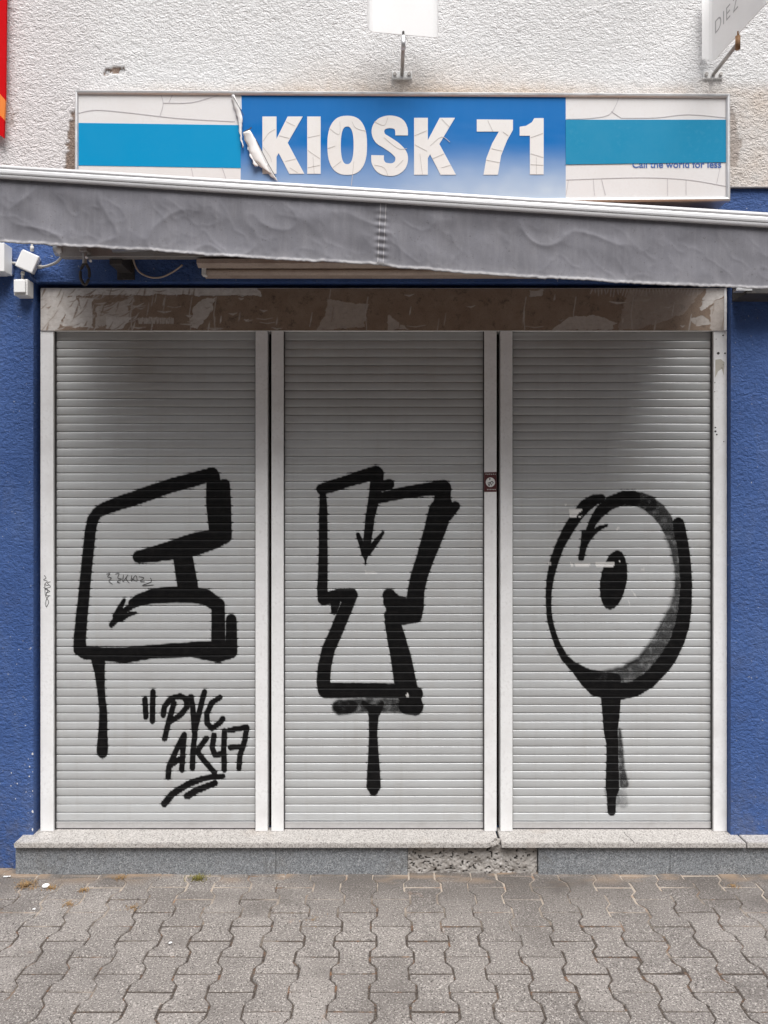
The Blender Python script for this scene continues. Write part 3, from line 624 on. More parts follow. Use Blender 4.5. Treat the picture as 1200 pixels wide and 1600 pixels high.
for k in range(34):
    cx = 925+k*5; pap = np.maximum(pap, .4*sstep(.9, -.4, stroke_d(PX, PY, [(cx, 453, 1.2), (cx+rng.uniform(-4, 3), 462+rng.uniform(-5, 2), .5)])))
for a in (208, 300, 338, 900, 575, 822, 990): pap = np.maximum(pap, .5*sstep(.9, -.5, stroke_d(PX, PY, [(a, 464, .4), (a-4, 490, .6), (a-2, 515, .4)])))
link('cover_sheet', grid_mesh('cover_sheet', np.stack([X, np.full(X.shape, -.0302)-.0015*(fbm(X*4, Z*4, 2)-.5), Z], -1), {'paper': pap}), M['header'], hb, True)
MB().box(x0, x1, -.029, .05, ZH0, ZH1).build('cover_body', M['rail'], hb)
for a, c in ((1131.5, 1135.5),): MB().box(W(a, 0, -.033).x, W(c, 0, -.033).x, -.0345, -.0306, ZH0, ZH1, .001).build('end_strip', M['rail'], hb)

# sticker on the guide rail
stk = thing('sticker', 'small dark red sticker with a white disc on the rail between two shutters', 'sticker', W(766, 768, -.0255))
ys = -.0256
MB().prism([W(a, b, ys) for a, b in ((756.5, 738), (775.8, 737.5), (775.8, 768.5), (756.5, 768.5))], (0, -.0006, 0)).build('backing', M['maroon'], stk)
MB().prism([W(766.3+7.3*math.cos(k*math.pi/12), 753.5+7.5*math.sin(k*math.pi/12), ys-.0007) for k in range(24)], (0, -.0005, 0)).build('disc', M['white'], stk)
mk = MB()
for L in ([(764, 748), (766, 747.5), (765, 750)], [(762, 755), (766, 754), (769, 752), (771, 755)], [(764, 758), (766, 755), (768, 758), (769, 755)], [(762.5, 757), (765, 759)]): mk.ribbon([W(a, b, ys-.0013) for a, b in L], .0040, .0003)
mk.build('emblem_marks', M['ink'], stk)
mk = MB(); m2 = MB()
for i in range(6): mk.ribbon([W(758.5+i*2.9, 741, ys-.0007), W(760.3+i*2.9, 740.6+.5*(i % 2), ys-.0007)], .0045, .0003); m2.ribbon([W(761+i*2.4, 765, ys-.0007), W(762.3+i*2.4, 764.6, ys-.0007)], .005, .0003)
mk.build('small_print', M['cable'], stk); m2.build('small_print', M['cable'], stk)

# ------------------------------------------------------------------ shop sign
YS = -.2
sg = thing('shop_sign', 'wide weathered box sign reading KIOSK 71 in cream letters on faded blue', 'shop sign', W(628, 318, YS))
A, B_, Cc, Dd = (117, 140.5), (1141, 146.5), (1141, 314), (117, 322)     # outer corners
bx = MB()
def sp(a, b, y=YS): return W(a, b, y)
outer = [sp(*A), sp(*B_), sp(*Cc), sp(*Dd)]
bx.prism([sp(119, 142.5, YS+.006), sp(1139, 148.5, YS+.006), sp(1139, 312, YS+.006), sp(119, 320, YS+.006)], (0, .115, 0)); bx.build('box_body', M['alu'], sg)
inner = [sp(122.5, 147), sp(1134.5, 153), sp(1134.5, 307.5), sp(122.5, 315.5)]
for i in range(4):
    j = (i+1) % 4; fr = MB(); dv = Vector((0, .02, 0))
    v = [outer[i], outer[j], inner[j], inner[i]]; v2 = [p+dv for p in v]
    bulge = [outer[i].lerp(inner[i], .35)+Vector((0, -.007, 0)), outer[j].lerp(inner[j], .35)+Vector((0, -.007, 0)), outer[i].lerp(inner[i], .75)+Vector((0, -.006, 0)), outer[j].lerp(inner[j], .75)+Vector((0, -.006, 0))]
    fr.add(v+v2+bulge, [(0, 1, 9, 8), (8, 9, 11, 10), (10, 11, 2, 3), (4, 5, 1, 0), (3, 2, 6, 7), (4, 0, 8, 10, 3, 7), (1, 5, 6, 2, 11, 9)])
    fr.build('frame_bar', M['alu'], sg)
yp = YS+.004
def flat(parent, name, poly, m, y, d=.0012): return MB().prism([W(a, b, y) for a, b in poly], (0, d, 0)).build(name, m, parent)
pl = flat(sg, 'face_panel', [(122, 146), (376, 147.6), (376, 317), (122, 318)], M['cream'], yp)
pr = flat(sg, 'face_panel', [(884, 150), (1135, 152), (1135, 309), (884, 311)], M['cream'], yp)
xs = np.linspace(W(376, 0, yp).x, W(884, 0, yp).x, 120); pyv = np.linspace(147, 315, 60); X, PY = np.meshgrid(xs, pyv); PX = 600+X*F/(D0+yp)
fade = np.clip(sstep(215, 318, PY)*(.55+.6*fbm(PX*.02, PY*.02, 3))*(.75+.55*sstep(560, 860, PX)), 0, 1); fade = np.clip(fade+.03+.14*(fbm(PX*.012, PY*.05, 3)-.45)*sstep(160, 230, PY), 0, 1)
pm = link('face_panel', grid_mesh('face_panel', np.stack([X, np.full(X.shape, yp), HC-(PY-775)*(D0+yp)/F], -1), {'fade': fade}), M['print_blue'], sg)
flat(pl, 'stripe', [(122.5, 192), (376, 195.5), (376, 262.5), (122.5, 258.5)], M['turq'], yp-.0012, .001)
flat(pr, 'stripe', [(884, 187), (1134.5, 187), (1134.5, 253.5), (884, 257)], M['turq2'], yp-.0024, .001)
lt = MB(); yl = yp-.0016
def lp(poly): lt.prism([W(a, b, yl) for a, b in poly], (0, .0014, 0))
lp([(410, 182), (432, 182), (432, 217), (449.5, 182), (473, 182), (449.5, 223), (475.5, 271.5), (452, 271.5), (435.5, 239), (432, 245), (432, 271.5), (410, 271.5)])
lp([(480, 182), (501, 182), (501, 271.5), (480, 271.5)])
def ring(cx, cy, a, b, a2, b2, e, e2, n=48):
    o, i = [], []
    for k in range(n):
        t = 2*math.pi*k/n; c, s = math.cos(t), math.sin(t)
        o.append(W(cx+a*math.copysign(abs(c)**(2/e), c), cy+b*math.copysign(abs(s)**(2/e), s), yl)); i.append(W(cx+a2*math.copysign(abs(c)**(2/e2), c), cy+b2*math.copysign(abs(s)**(2/e2), s), yl))
    d = Vector((0, .0014, 0)); v = o+i+[p+d for p in o]+[p+d for p in i]; f = []
    for k in range(n):
        j = (k+1) % n; f += [(k, j, n+j, n+k), (k, 2*n+k, 2*n+j, j), (n+k, n+j, 3*n+j, 3*n+k)]
    lt.add(v, f)
ring(542.5, 227, 31, 46.2, 10, 29.5, 2.5, 2.5)
sp_ = catmull([Vector((a, b, 0)) for a, b in [(627.5, 211.5), (627, 202), (622, 193.5), (609, 190.3), (596, 194), (590.5, 204), (594, 215.5), (605, 223), (618, 232), (627, 243), (626, 256), (618, 263.5), (608, 265), (597, 262), (590.5, 253), (590, 242.5)]], 5)
Lq, Rq = [], []
for i, p in enumerate(sp_):
    t = (sp_[min(i+1, len(sp_)-1)]-sp_[max(i-1, 0)]).normalized(); n = Vector((-t.y, t.x, 0))*9.9
    Lq.append(p+n); Rq.append(p-n)
nS = len(Lq); vv = [W(p.x, p.y, yl) for p in Lq+Rq]; lt.add(vv+[p+Vector((0, .0014, 0)) for p in vv], [(i, i+1, nS+i+1, nS+i) for i in range(nS-1)])
lp([(647, 184), (668.5, 184), (668.5, 219), (687, 184), (711, 184), (686.5, 225), (712.5, 273), (688.5, 273), (672, 241), (668.5, 247), (668.5, 273), (647, 273)])
lp([(745, 186.5), (801.5, 187), (801.5, 203), (792, 220), (783, 243), (778, 273), (755.5, 273), (760, 247), (769, 224), (779.5, 205.5), (745, 205.5)])
lp([(835, 184.5), (849.5, 184.5), (849.5, 272.5), (828, 272.5), (828, 212), (812, 212), (812, 198), (822, 196.5), (831, 191)])
lt.build('lettering', M['letter'], pm)
# cracks in the plastic film
ck = MB(); yk = yp-.0006
def crack(parent_mb, pts, wd=.0042, y=yk): parent_mb.ribbon(catmull([W(a, b, y) for a, b in pts], 4), wd, .0005)
for L in ([(122, 177), (150, 172), (200, 176), (280, 185), (367, 190)], [(251, 147), (255, 162), (250, 181)], [(255, 161), (300, 160), (345, 148), (362, 149)], [(270, 147), (264, 160)], [(299, 263), (302, 277)], [(347, 262), (353, 279)], [(366, 149), (371, 168), (369, 180), (374, 194)]): ck = MB(); crack(ck, L, .0032); ck.build('crack', M['crack'], pl)
ck = MB()
for L in ([(967, 151), (962, 165), (950, 180), (920, 185), (885, 186)], [(955, 174), (970, 184)], [(970, 184.5), (1025, 184), (1075, 179), (1134, 184)], [(885, 281), (1000, 277.5), (1075, 281), (1134, 291)], [(888, 282), (884.5, 304)], [(927, 279), (929, 306)], [(940, 280), (946, 305)], [(1043, 279), (1043, 306)], [(1072, 281), (1072, 305)], [(1125, 262), (1120, 286)]): ck = MB(); crack(ck, L, .0026); ck.build('crack', M['crack'], pr)
ck = MB(); yk2 = yl-.0003
for L in ([(411, 221), (420, 208), (430, 202)], [(411, 230), (422, 245), (424, 253)], [(447, 190), (461, 197)], [(436, 212), (452, 216)], [(446, 252), (463, 248)], [(453, 262), (465, 270)], [(481, 215), (500, 211)], [(481, 235), (500, 248)], [(489, 245), (491, 271)], [(481, 262), (500, 258)], [(512, 232), (524, 228)], [(514, 200), (530, 210), (531, 190)], [(550, 190), (556, 200), (572, 205)], [(553, 252), (549, 290)], [(520, 262), (533, 252)], [(585, 190), (600, 196), (606, 184)], [(600, 215), (622, 232), (636, 232)], [(585, 258), (600, 262), (606, 274)], [(618, 262), (630, 250)],
          [(648, 226), (667, 236)], [(648, 212), (667, 204)], [(656, 240), (660, 272)], [(672, 228), (690, 214), (703, 222)], [(676, 248), (694, 240)], [(690, 262), (704, 258)], [(690, 186), (702, 198)], [(762, 188), (770, 205)], [(768, 232), (785, 236)], [(760, 250), (781, 254)], [(786, 206), (794, 212)], [(829, 215), (849, 208)], [(829, 240), (849, 246)], [(829, 257), (849, 258)], [(838, 246), (838, 272)]):
    ck = MB(); crack(ck, L, .0022, yk2); ck.build('crack', M['crack_soft'], pm)
# torn film hanging off at the left edge of the blue field
fl = MB()
_jr = random.Random(4)
def strip(Lp, Rp, yL, yR, curl=.010):
    def fine(a, j): # finer, ragged edge
        out = []
        for i in range(len(a)-1):
            for q in range(4):
                u = q/4; out.append(tuple(x*(1-u)+y*u+(_jr.uniform(-j, j) if q else 0) for x, y in zip(a[i], a[i+1])))
        return out+[tuple(a[-1])]
    Lp, Rp = fine(Lp, 1.5), fine(Rp, .5); yL = [q[0] for q in fine([(v,) for v in yL], .0012)]; yR = [q[0] for q in fine([(v,) for v in yR], .0008)]
    n = len(Lp); v = []; f = []; m = 5
    for i in range(n):
        for k in range(m):
            u = k/(m-1); a = Lp[i][0]*(1-u)+Rp[i][0]*u; b = Lp[i][1]*(1-u)+Rp[i][1]*u
            y = (yL[i]*(1-u)+yR[i]*u)-curl*math.sin(u*math.pi)
            v.append(W(a, b, y))
    for i in range(n-1):
        for k in range(m-1): f.append((i*m+k, i*m+k+1, (i+1)*m+k+1, (i+1)*m+k))
    fl.add(v, f)
y1 = yp-.004
strip([(379, 207), (384, 222), (390, 240), (396, 252), (403, 258)], [(390, 203), (402, 222), (411, 240), (419, 256), (431, 277)], [y1-.003, y1-.012, y1-.018, y1-.014, y1-.006], [y1-.022, y1-.012, y1-.006, y1-.004, y1], .008)
strip([(403, 258), (412, 263), (420, 272), (430, 281)], [(419, 256), (426, 268), (430, 276), (435, 284)], [y1-.006, y1-.006, y1-.004, y1], [y1-.010, y1-.006, y1-.004, y1], .002)
strip([(361, 148), (364, 160), (368, 178), (373, 195), (375, 215), (379, 231)], [(366, 148), (375, 170), (379, 186), (378, 200), (378, 218), (381, 230)], [y1, y1-.003, y1-.004, y1-.008, y1-.010, y1-.012], [y1-.006, y1-.008, y1-.010, y1-.006, y1-.004, y1-.004], .004)
strip([(387, 228), (391, 246), (397, 258), (402, 261)], [(392, 240), (398, 252), (403, 257), (404, 259)], [y1-.012, y1-.022, y1-.020, y1-.010], [y1-.008, y1-.012, y1-.010, y1-.008], .004)
fo = fl.build('torn_film', M['film'], sg, True); sol = fo.modifiers.new('thick', 'SOLIDIFY'); sol.thickness = .0005
ed = MB(); ed.ribbon([W(a, b, y1-.013) for a, b in ((390, 203), (402, 222), (411, 240), (419, 256), (431, 277))], .0030, .001); ed.ribbon([W(a, b, y1-.008) for a, b in ((381, 206), (390, 202), (393, 199))], .005, .001); ed.ribbon([W(a, b, y1-.010) for a, b in ((364, 150), (375, 170), (381, 181))], .0022, .001)
ed.build('dark_edge', M['dark'], fo)
mk = MB(); mk.ribbon([W(417, 148, yp-.0006), W(438, 148.3, yp-.0006)], [.004, .003], .0006); mk.build('bare_spot', M['plate'], pm); mk = MB(); mk.ribbon([W(376.5, 150, yp-.0006), W(377, 171, yp-.0006)], .003, .0006); mk.build('bare_spot', M['plate'], pm)

def text_mesh(body, off=0.0, spacing=1.0):
    cu = bpy.data.curves.new('t', 'FONT'); cu.body = body; cu.offset = off; cu.space_character = spacing; cu.resolution_u = 6
    o = bpy.data.objects.new('t', cu); C.objects.link(o); dg = bpy.context.evaluated_depsgraph_get(); dg.update()
    me = bpy.data.meshes.new_from_object(o.evaluated_get(dg)); bpy.data.objects.remove(o); bpy.data.curves.remove(cu)
    co = np.empty(len(me.vertices)*3, np.float32); me.vertices.foreach_get('co', co); co = co.reshape(-1, 3)
    co[:, :2] -= co[:, :2].min(0); return me, co
me, co = text_mesh('Call the world for less', .020)
k = (W(1127, 0, yp).x-W(988, 0, yp).x)/co[:, 0].max(); b0 = W(988, 262.5, yp-.0012)
kz = (W(0, 251, yp).z-b0.z)/co[:, 1].max()
P = np.stack([b0.x+co[:, 0]*k, np.full(len(co), b0.y), b0.z+co[:, 1]*kz], -1); me.vertices.foreach_set('co', P.reshape(-1).astype(np.float32)); me.update()
link('slogan', me, M['blue_print_text'], pr)

# ------------------------------------------------------------------ awning
YA = -.745
aw = thing('awning', 'half closed awning with tilted pale front rail and wrinkled grey valance', 'awning', W(600, 300, YA))
xl, xr = -1.50, 1.56
def zline(p0, p1): # height along x on the plane of the front rail, from two photo heights at x = 0 and 1200
    za, zb = W(0, p0, YA).z, W(1200, p1, YA).z; xa, xb = W(0, 0, YA).x, W(1200, 0, YA).x
    return lambda x: za+(zb-za)*(x-xa)/(xb-xa)
ztop, zbot = zline(258, 332.5), zline(279, 355.5)
prof = [(0, 0), (-.006, .03), (-.011, .10), (-.012, .22), (-.0105, .30), (-.0045, .31), (-.0045, .355), (-.0115, .365), (-.0135, .45), (-.0140, .62), (-.0125, .72), (-.008, .735), (-.008, .765), (-.011, .775), (-.010, .93), (-.004, 1.0), (.055, 1.0), (.06, .5), (.05, .0)]
fb = MB(); n = len(prof); v = []
for x in (xl, xr):
    for dy, u in prof: v.append((x, YA+dy, ztop(x)+(zbot(x)-ztop(x))*u))
fb.add(v, [(i, (i+1) % n, n+(i+1) % n, n+i) for i in range(n)]+[tuple(range(n)), tuple(range(n, 2*n))[::-1]])
fb.build('front_rail', M['alu_white'], aw)
gv = MB(); 
for u0, u1, dy in ((.305, .36, -.0062), (.73, .78, -.0095), (.90, .985, -.0118)):
    gv.add([(xl, YA+dy, ztop(xl)+(zbot(xl)-ztop(xl))*u0), (xr, YA+dy, ztop(xr)+(zbot(xr)-ztop(xr))*u0), (xr, YA+dy, ztop(xr)+(zbot(xr)-ztop(xr))*u1), (xl, YA+dy, ztop(xl)+(zbot(xl)-ztop(xl))*u1)], [(0, 1, 2, 3)])
gv.build('rail_groove', M['alu_dark'], aw)
for x in (xl, xr):
    MB().box(x-.004, x+.004, YA-.015, YA+.062, zbot(x)-.002, ztop(x)+.003, .002).build('rail_end_cap', M['white'], aw)
# valance
xs = np.arange(xl+.01, xr-.01, .005); nv = 56
bpx = np.array([-80, 0, 200, 400, 590, 617, 700, 800, 950, 1000, 1100, 1200, 1290]); bpy_ = np.array([371, 379.5, 391, 405.5, 414.5, 418, 425, 433, 442, 444.5, 449, 452.5, 455])
pxs = 600+xs*F/(D0+YA); zb = HC-(np.interp(pxs, bpx, bpy_)-775)*(D0+YA)/F; zb += .0025*(fbm(xs*14, xs*0, 2)-.5)*2+.0022*(fbm(xs*90, xs*0+3, 2)-.5)*2
zt = np.array([zbot(x)+.006 for x in xs]); U = np.linspace(0, 1, nv)[:, None]
Zv = zt[None]*(1-U)+zb[None]*U; Xv = np.repeat(xs[None], nv, 0)
def ridge(n): return 1-np.abs(2*n-1)
a1 = ridge(fbm(Xv*3.4+Zv*3.6, Zv*3.0-Xv*2.2, 2)); a2 = ridge(fbm(Xv*9+Zv*9+31, Zv*6-Xv*5, 3)); a3 = fbm(Xv*4.2+Zv*4+7, Zv*4-Xv*1.6, 2)
env = sstep(0, .35, U)
a4 = fbm(Xv*16+Zv*9, Zv*20-Xv*4, 3)
Yv = YA+.003-env*(.022*(a3-.5)+.0042*(a1**9-.15)+.0014*(a2**9-.15)+.0008*(a4-.5))-.006*U
seamx = W(596, 0, YA).x; pk = np.exp(-((Xv-seamx)/.02)**2); Yv -= pk*.003*np.sin(U*55)*env+pk*.003
hem = sstep(.945, .965, U)*np.ones(Xv.shape); Yv -= hem*.0018
va = link('valance', grid_mesh('valance', np.stack([Xv, Yv, Zv], -1), {'hem': hem*.8+.14*sstep(.8, .95, U)}), M['fabric'], aw, True)
va.modifiers.new('thick', 'SOLIDIFY').thickness = .0012
sm = MB()
for dx in (-.0125, .0095):
    c = int(np.argmin(abs(xs-(seamx+dx)))); pts = [Vector((xs[c]+.012*(1-u)-.004, Yv[i, c]-.0012, Zv[i, c])) for i, u in enumerate(U[:, 0]) if i > 1]
    sm.ribbon(pts, .0022, .0004)
sm.build('seam', M['seam'], va)
# cloth from the roller to the front rail
xs = np.linspace(xl+.02, xr-.02, 60); us = np.linspace(0, 1, 14)[:, None]
zf = np.array([ztop(x)-.006 for x in xs]); zr = 2.985
X = np.repeat(xs[None], 14, 0); Y = -.17+(YA+.05+.17)*us*np.ones(X.shape); Z = zr*(1-us)+zf[None]*us-.02*np.sin(us*math.pi)
cl = link('awning_cloth', grid_mesh('awning_cloth', np.stack([X, Y, Z], -1), {'hem': X*0}), M['cloth'], aw, True); cl.modifiers.new('thick', 'SOLIDIFY').thickness = .0015
MB().tube([(xl+.04, -.15, 2.95), (xr-.04, -.15, 2.95)], .042, 20).build('roller_tube', M['steel'], aw, True)
tb = MB().box(W(97, 0, -.2).x, xr-.05, -.225, -.185, W(0, 402, -.22).z, W(0, 378, -.22).z, .004); tb.build('torsion_bar', M['steel'], aw)
MB().tube([(W(88, 0, -.2).x, -.205, 2.832), (W(100, 0, -.2).x, -.205, 2.832)], .032, 18).build('bar_end_cap', M['alu'], aw, True)
for x in (-1.20, 1.25):
    b = MB().box(x-.028, x+.028, -.20, -.06, 2.765, 2.83, .004); b.box(x-.04, x+.04, -.068, -.055, 2.735, 2.99, .002); b.box(x-.03, x+.03, -.19, -.06, 2.93, 2.98, .003); b.build('wall_bracket', M['dark'], aw)
for sgn, x in ((1, -1.20), (-1, 1.25)):
    e = Vector((x+sgn*.62, -.36, 2.83)); o = Vector((x, -.22, 2.83)); tip = Vector((x+sgn*.16, YA+.06, zbot(x+sgn*.16)+.02))
    MB().tube([o, e], .022, 12).tube([e, tip], .018, 12).build('folding_arm', M['alu'], aw, True)
gx = W(134, 0, -.24).x
g = MB().box(gx-.018, gx+.018, -.27, -.21, 2.80, 2.845, .003); g.tube([(gx, -.25, 2.82), (gx, -.25, 2.752)], .010, 12); g.build('crank_gear', M['steel'], aw)
rg = [Vector((gx+.020*math.cos(t)*(1 if abs(math.sin(t)) < .6 else .8), -.25, 2.706+.047*math.sin(t))) for t in [2*math.pi*k/24+math.pi/2 for k in range(25)]]
MB().tube(rg, .0065, 10, cap=False).build('crank_eye', M['dark'], aw, True)
for k in range(2): MB().tube([(gx+.018*k, -.243, 2.79-.02*k), (gx+.012+.018*k, -.262, 2.775-.015*k)], .006, 8).build('screw', M['alu'], aw)

# fluorescent batten under the awning
bt = thing('batten_light', 'brown stained fluorescent batten light under the awning', 'light', (0, -.14, 2.75))
xa, xb = W(309, 0, -.215).x, .78
zz = 2.745
MB().box(xa+.012, xb-.012, -.20, -.0605, zz+.018, zz+.06, .004).build('housing', M['batten'], bt)
tr = MB(); 
tr.prism([(xa, -.235, zz+.034), (xa, -.235, zz+.014), (xa, -.205, zz+.002), (xa, -.185, zz+.020), (xa, -.095, zz+.020), (xa, -.085, zz+.002), (xa, -.062, zz-.004), (xa, -.062, zz+.03)], (xb-xa, 0, 0)); tr.build('reflector', M['batten'], bt)
MB().tube([(xa+.02, -.1375, zz+.002), (xb-.02, -.1375, zz+.002)], .013, 14).build('tube', M['tube'], bt, True)
for x in (xa+.012, xb-.012): MB().box(x-.010, x+.010, -.155, -.12, zz-.014, zz+.02, .002).build('lamp_holder', M['white'], bt)
# loose wire and switch gear at the left
tag(MB().tube([W(207, 398, -.11), W(210, 412, -.09), W(218, 425, -.08), W(234, 433, -.08), W(252, 433, -.085), W(270, 425, -.10), W(285, 414, -.125)], .0042, 8, smooth=5).build('loose_wire', M['batten'], None, True, W(234, 433, -.08)), 'loose drooping wire end under the awning above the stained cover', 'wire')

wy = -.06
jb = thing('junction_box', 'tilted white square junction box on the blue wall under the awning', 'junction box', W(45, 410, wy))
def boxrot(cx, cy, w_, h_, ang, y0, y1, bev):
    c = W(cx, cy, (y0+y1)/2); m = MB(); bm = bmesh.new(); bmesh.ops.create_cube(bm, size=1)
    for v in bm.verts: v.co = (v.co.x*w_, v.co.y*(y1-y0), v.co.z*h_)
    bmesh.ops.bevel(bm, geom=[e for e in bm.edges], offset=bev, segments=3, profile=.6, affect='EDGES')
    return m.bm(bm, Matrix.Translation(c) @ Matrix.Rotation(ang, 4, 'Y'))
boxrot(44, 410, .080, .080, R(24), -.105, -.062, .006).build('base', M['white'], jb)
boxrot(43.5, 408.5, .084, .084, R(24), -.120, -.1055, .006).build('lid', M['plate'], jb)
for a, b, c_, d in ((59, 417, 66, 417), (50, 392, 50, 385), (36, 424, 35, 430)): MB().tube([W(a, b, -.085), W(c_, d, -.083)], .0085, 10).build('cable_gland', M['cable'], jb, True)
swb = thing('switch_box', 'white surface switch box below the tilted junction box', 'switch', W(34, 465, wy))
MB().box(W(21.5, 0, -.12).x, W(43, 0, -.12).x, -.12, -.0605, W(0, 461.5, -.12).z, W(0, 436, -.12).z, .003).build('housing', M['white'], swb)
boxrot(31, 447.5, .052, .056, 0, -.131, -.1205, .003).build('rocker', M['plate'], swb)
for a in (23.5, 38.5): MB().box(W(a-1.5, 0, -.121).x, W(a+1.5, 0, -.121).x, -.124, -.1205, W(0, 438.8, -.121).z, W(0, 436.6, -.121).z, .0005).build('hinge', M['cable'], swb)
def cable(pts, r, label, m='cable', y=-.075):
    P = [W(p[0], p[1], p[2] if len(p) > 2 else y) for p in pts]
    return tag(MB().tube(P, r, 8, smooth=5).build('cable', M[m], None, True, P[0]), label, 'cable', 'cables of the junction box')
cable([(66, 417), (76, 415, -.09), (88, 410, -.12), (95, 403, -.16), (98, 398, -.19)], .0062, 'grey cable curving from the junction box up to the awning bar end')
cable([(50, 386), (50, 372), (50, 350), (50, 320)], .0055, 'grey cable running straight up from the junction box behind the valance')
cable([(35, 429), (35, 433), (35, 440)], .0060, 'short grey cable between the junction box and the switch box')
cable([(0, 402), (12, 403), (20, 405), (33, 407)], .0055, 'upper of two blue painted cables entering the junction box from the left', 'blue')
cable([(0, 410), (12, 410.5), (22, 411), (34, 411)], .0060, 'lower of two cables entering the junction box from the left')
cable([(46, 424, -.07), (49, 432, -.066), (54, 438, -.066), (60, 441, -.066)], .0065, 'dark blue painted cable leaving the junction box downwards to the right', 'blue')
wb = thing('wall_box', 'white wall box cut off by the left picture edge beside the junction box', 'wall box', W(-25, 428, wy))
MB().box(W(-60, 0, -.15).x, W(6.5, 0, -.15).x, -.15, -.075, W(0, 424, -.15).z, W(0, 379, -.15).z, .003).build('housing', M['plate'], wb)
MB().prism([W(-60, 424.5, -.149), W(6.5, 424.5, -.149), W(6.5, 429, -.12), W(-60, 429, -.12)], (0, .03, 0)).build('lower_lip', M['white'], wb)
br = MB().box(W(-55, 0, -.07).x, W(20, 0, -.07).x, -.075, -.0605, W(0, 430, -.07).z, W(0, 426, -.07).z, .001); br.box(W(17, 0, -.07).x, W(21, 0, -.07).x, -.075, -.0605, W(0, 430, -.07).z, W(0, 413, -.07).z, .001)
br.build('bracket', M['blue'], wb)
for a, b in ((13.5, 420), ): MB().tube([W(a, b, -.0605), W(a, b, -.078)], .009, 6).build('bolt', M['blue'], wb)
rbx = thing('mounting_bracket', 'dark metal bracket on the blue wall under the right end of the awning', 'bracket', W(1200, 458, wy))
MB().box(W(1166, 0, -.2).x, 1.86, -.20, -.0605, W(0, 459, -.2).z, W(0, 445, -.2).z+.05, .004).build('body', M['dark'], rbx)
MB().box(W(1150, 0, -.2).x, W(1175, 0, -.2).x, -.203, -.17, W(0, 454.5, -.2).z, W(0, 450, -.2).z, .001).build('tab', M['alu'], rbx)

# ------------------------------------------------------------------ swivelling plate signs above
def plate_sign(pxw, hw, ang, label, text=False, rusty=False, half=.33):
    base = W(pxw, 118.5, -.075); zr = base.z; zp = zr+.036; piv = Vector((base.x, -.325, zp))
    t = thing('projecting_sign', label, 'sign', base, 'white swivelling plate signs on wall rods')
    # S-bent plate
    pts = [(-hw-.012, -.044), (-hw-.010, -.030), (-hw-.005, -.014), (-hw+.003, -.004), (-hw+.018, 0), (0, 0), (hw-.018, 0), (hw-.003, .004), (hw+.005, .014), (hw+.010, .030), (hw+.012, .044)]
    c, s = math.cos(ang), math.sin(ang); v = []; f = []; zt_ = zp+half
    for ti in (0, 1):
        for a, b in pts:
            b += -.0015+.003*ti; x, y = piv.x+a*c-b*s, piv.y+a*s+b*c
            e = max(0, abs(a)-(hw-.012))/.024; rz = .022*e*e
            v += [(x, y, zp+rz), (x, y, zt_-rz)]
    n = len(pts)
    for i in range(n-1):
        f += [(2*i, 2*i+2, 2*i+3, 2*i+1), (2*n+2*i, 2*n+2*i+1, 2*n+2*i+3, 2*n+2*i+2), (2*i, 2*n+2*i, 2*n+2*i+2, 2*i+2), (2*i+1, 2*i+3, 2*n+2*i+3, 2*n+2*i+1)]
    f += [(0, 1, 2*n+1, 2*n), (2*n-2, 4*n-2, 4*n-1, 2*n-1)]
    pb = MB().add(v, f).build('plate', M['plate'], t)
    for zq, sg_ in ((zr, -1), (zt_+.036, 1)):
        MB().tube([(base.x, -.078, zq), (base.x, piv.y, zq)], .0085, 14).build('rod', M['steel'], t, True)
        bk = MB().box(base.x-.046, base.x+.046, -.086, -.066, zq-.017, zq+.015, .002).build('wall_plate', M['white'], t)
        for k in (-1, 1): MB().tube([(base.x+k*.033, -.086, zq), (base.x+k*.033, -.094, zq)], .0085, 6).build('bolt', M['steel'], bk)
        MB().tube([(base.x, piv.y, zq-.026), (base.x, piv.y, zq+.030)], .0105, 14).build('pivot_sleeve', M['rust'] if rusty else M['alu'], t, True)
        MB().tube([(base.x, piv.y-.004, zq+.030*(-sg_)), (base.x, piv.y-.004, zq-sg_*.048)], .005, 8).build('pivot_pin', M['rust'] if rusty else M['dark'], t)
    if text:
        for body, a0, wd, hh, zq in (('DIE', -hw+.024, .125, .058, zp+.115), ('Z', -hw+.170, .040, .058, zp+.115)):
            me, co = text_mesh(body, -.006, 1.1); a = a0+co[:, 0]*wd/co[:, 0].max(); b = -.0022
            P = np.stack([piv.x+a*c-b*s, piv.y+a*s+b*c, zq+co[:, 1]*hh/co[:, 1].max()], -1); me.vertices.foreach_set('co', P.reshape(-1).astype(np.float32)); me.update()
            link('lettering', me, M['grey_text'], pb)
    return t
plate_sign(628, .150, R(8), 'blank white swivel plate sign hanging on a rod above the middle of the shop sign')
plate_sign(1113, .205, R(-85), 'white swivel plate sign lettered DIE seen edge on, with a rusty pivot', True, True)

# red banner at the left
rbn = thing('banner_sign', 'red banner with an orange band cut off at the top left corner', 'banner', W(-20, 213, -.12))
yb = -.12
MB().prism([W(-110, -140, yb), W(12, -140, yb), (W(9.5, 0, yb)), W(8, 156, yb), W(-20, 124, yb), W(-110, 60, yb)], (0, .012, 0)).build('cloth', M['red'], rbn)
MB().prism([W(-110, 60, yb), W(-20, 124, yb), W(8, 156, yb), W(6.5, 187, yb), W(-20, 160, yb), W(-110, 100, yb)], (0, .012, 0)).build('orange_band', M['orange'], rbn)
MB().prism([W(-110, 100, yb), W(-20, 160, yb), W(6.5, 187, yb), W(5.5, 215, yb), W(0, 211, yb), W(-20, 195, yb), W(-110, 130, yb)], (0, .012, 0)).build('cloth', M['red'], rbn)
MB().box(W(-100, 0, -.08).x, W(2, 0, -.08).x, -.107, -.076, W(0, 90, -.08).z, W(0, 80, -.08).z).build('mount', M['steel'], rbn)

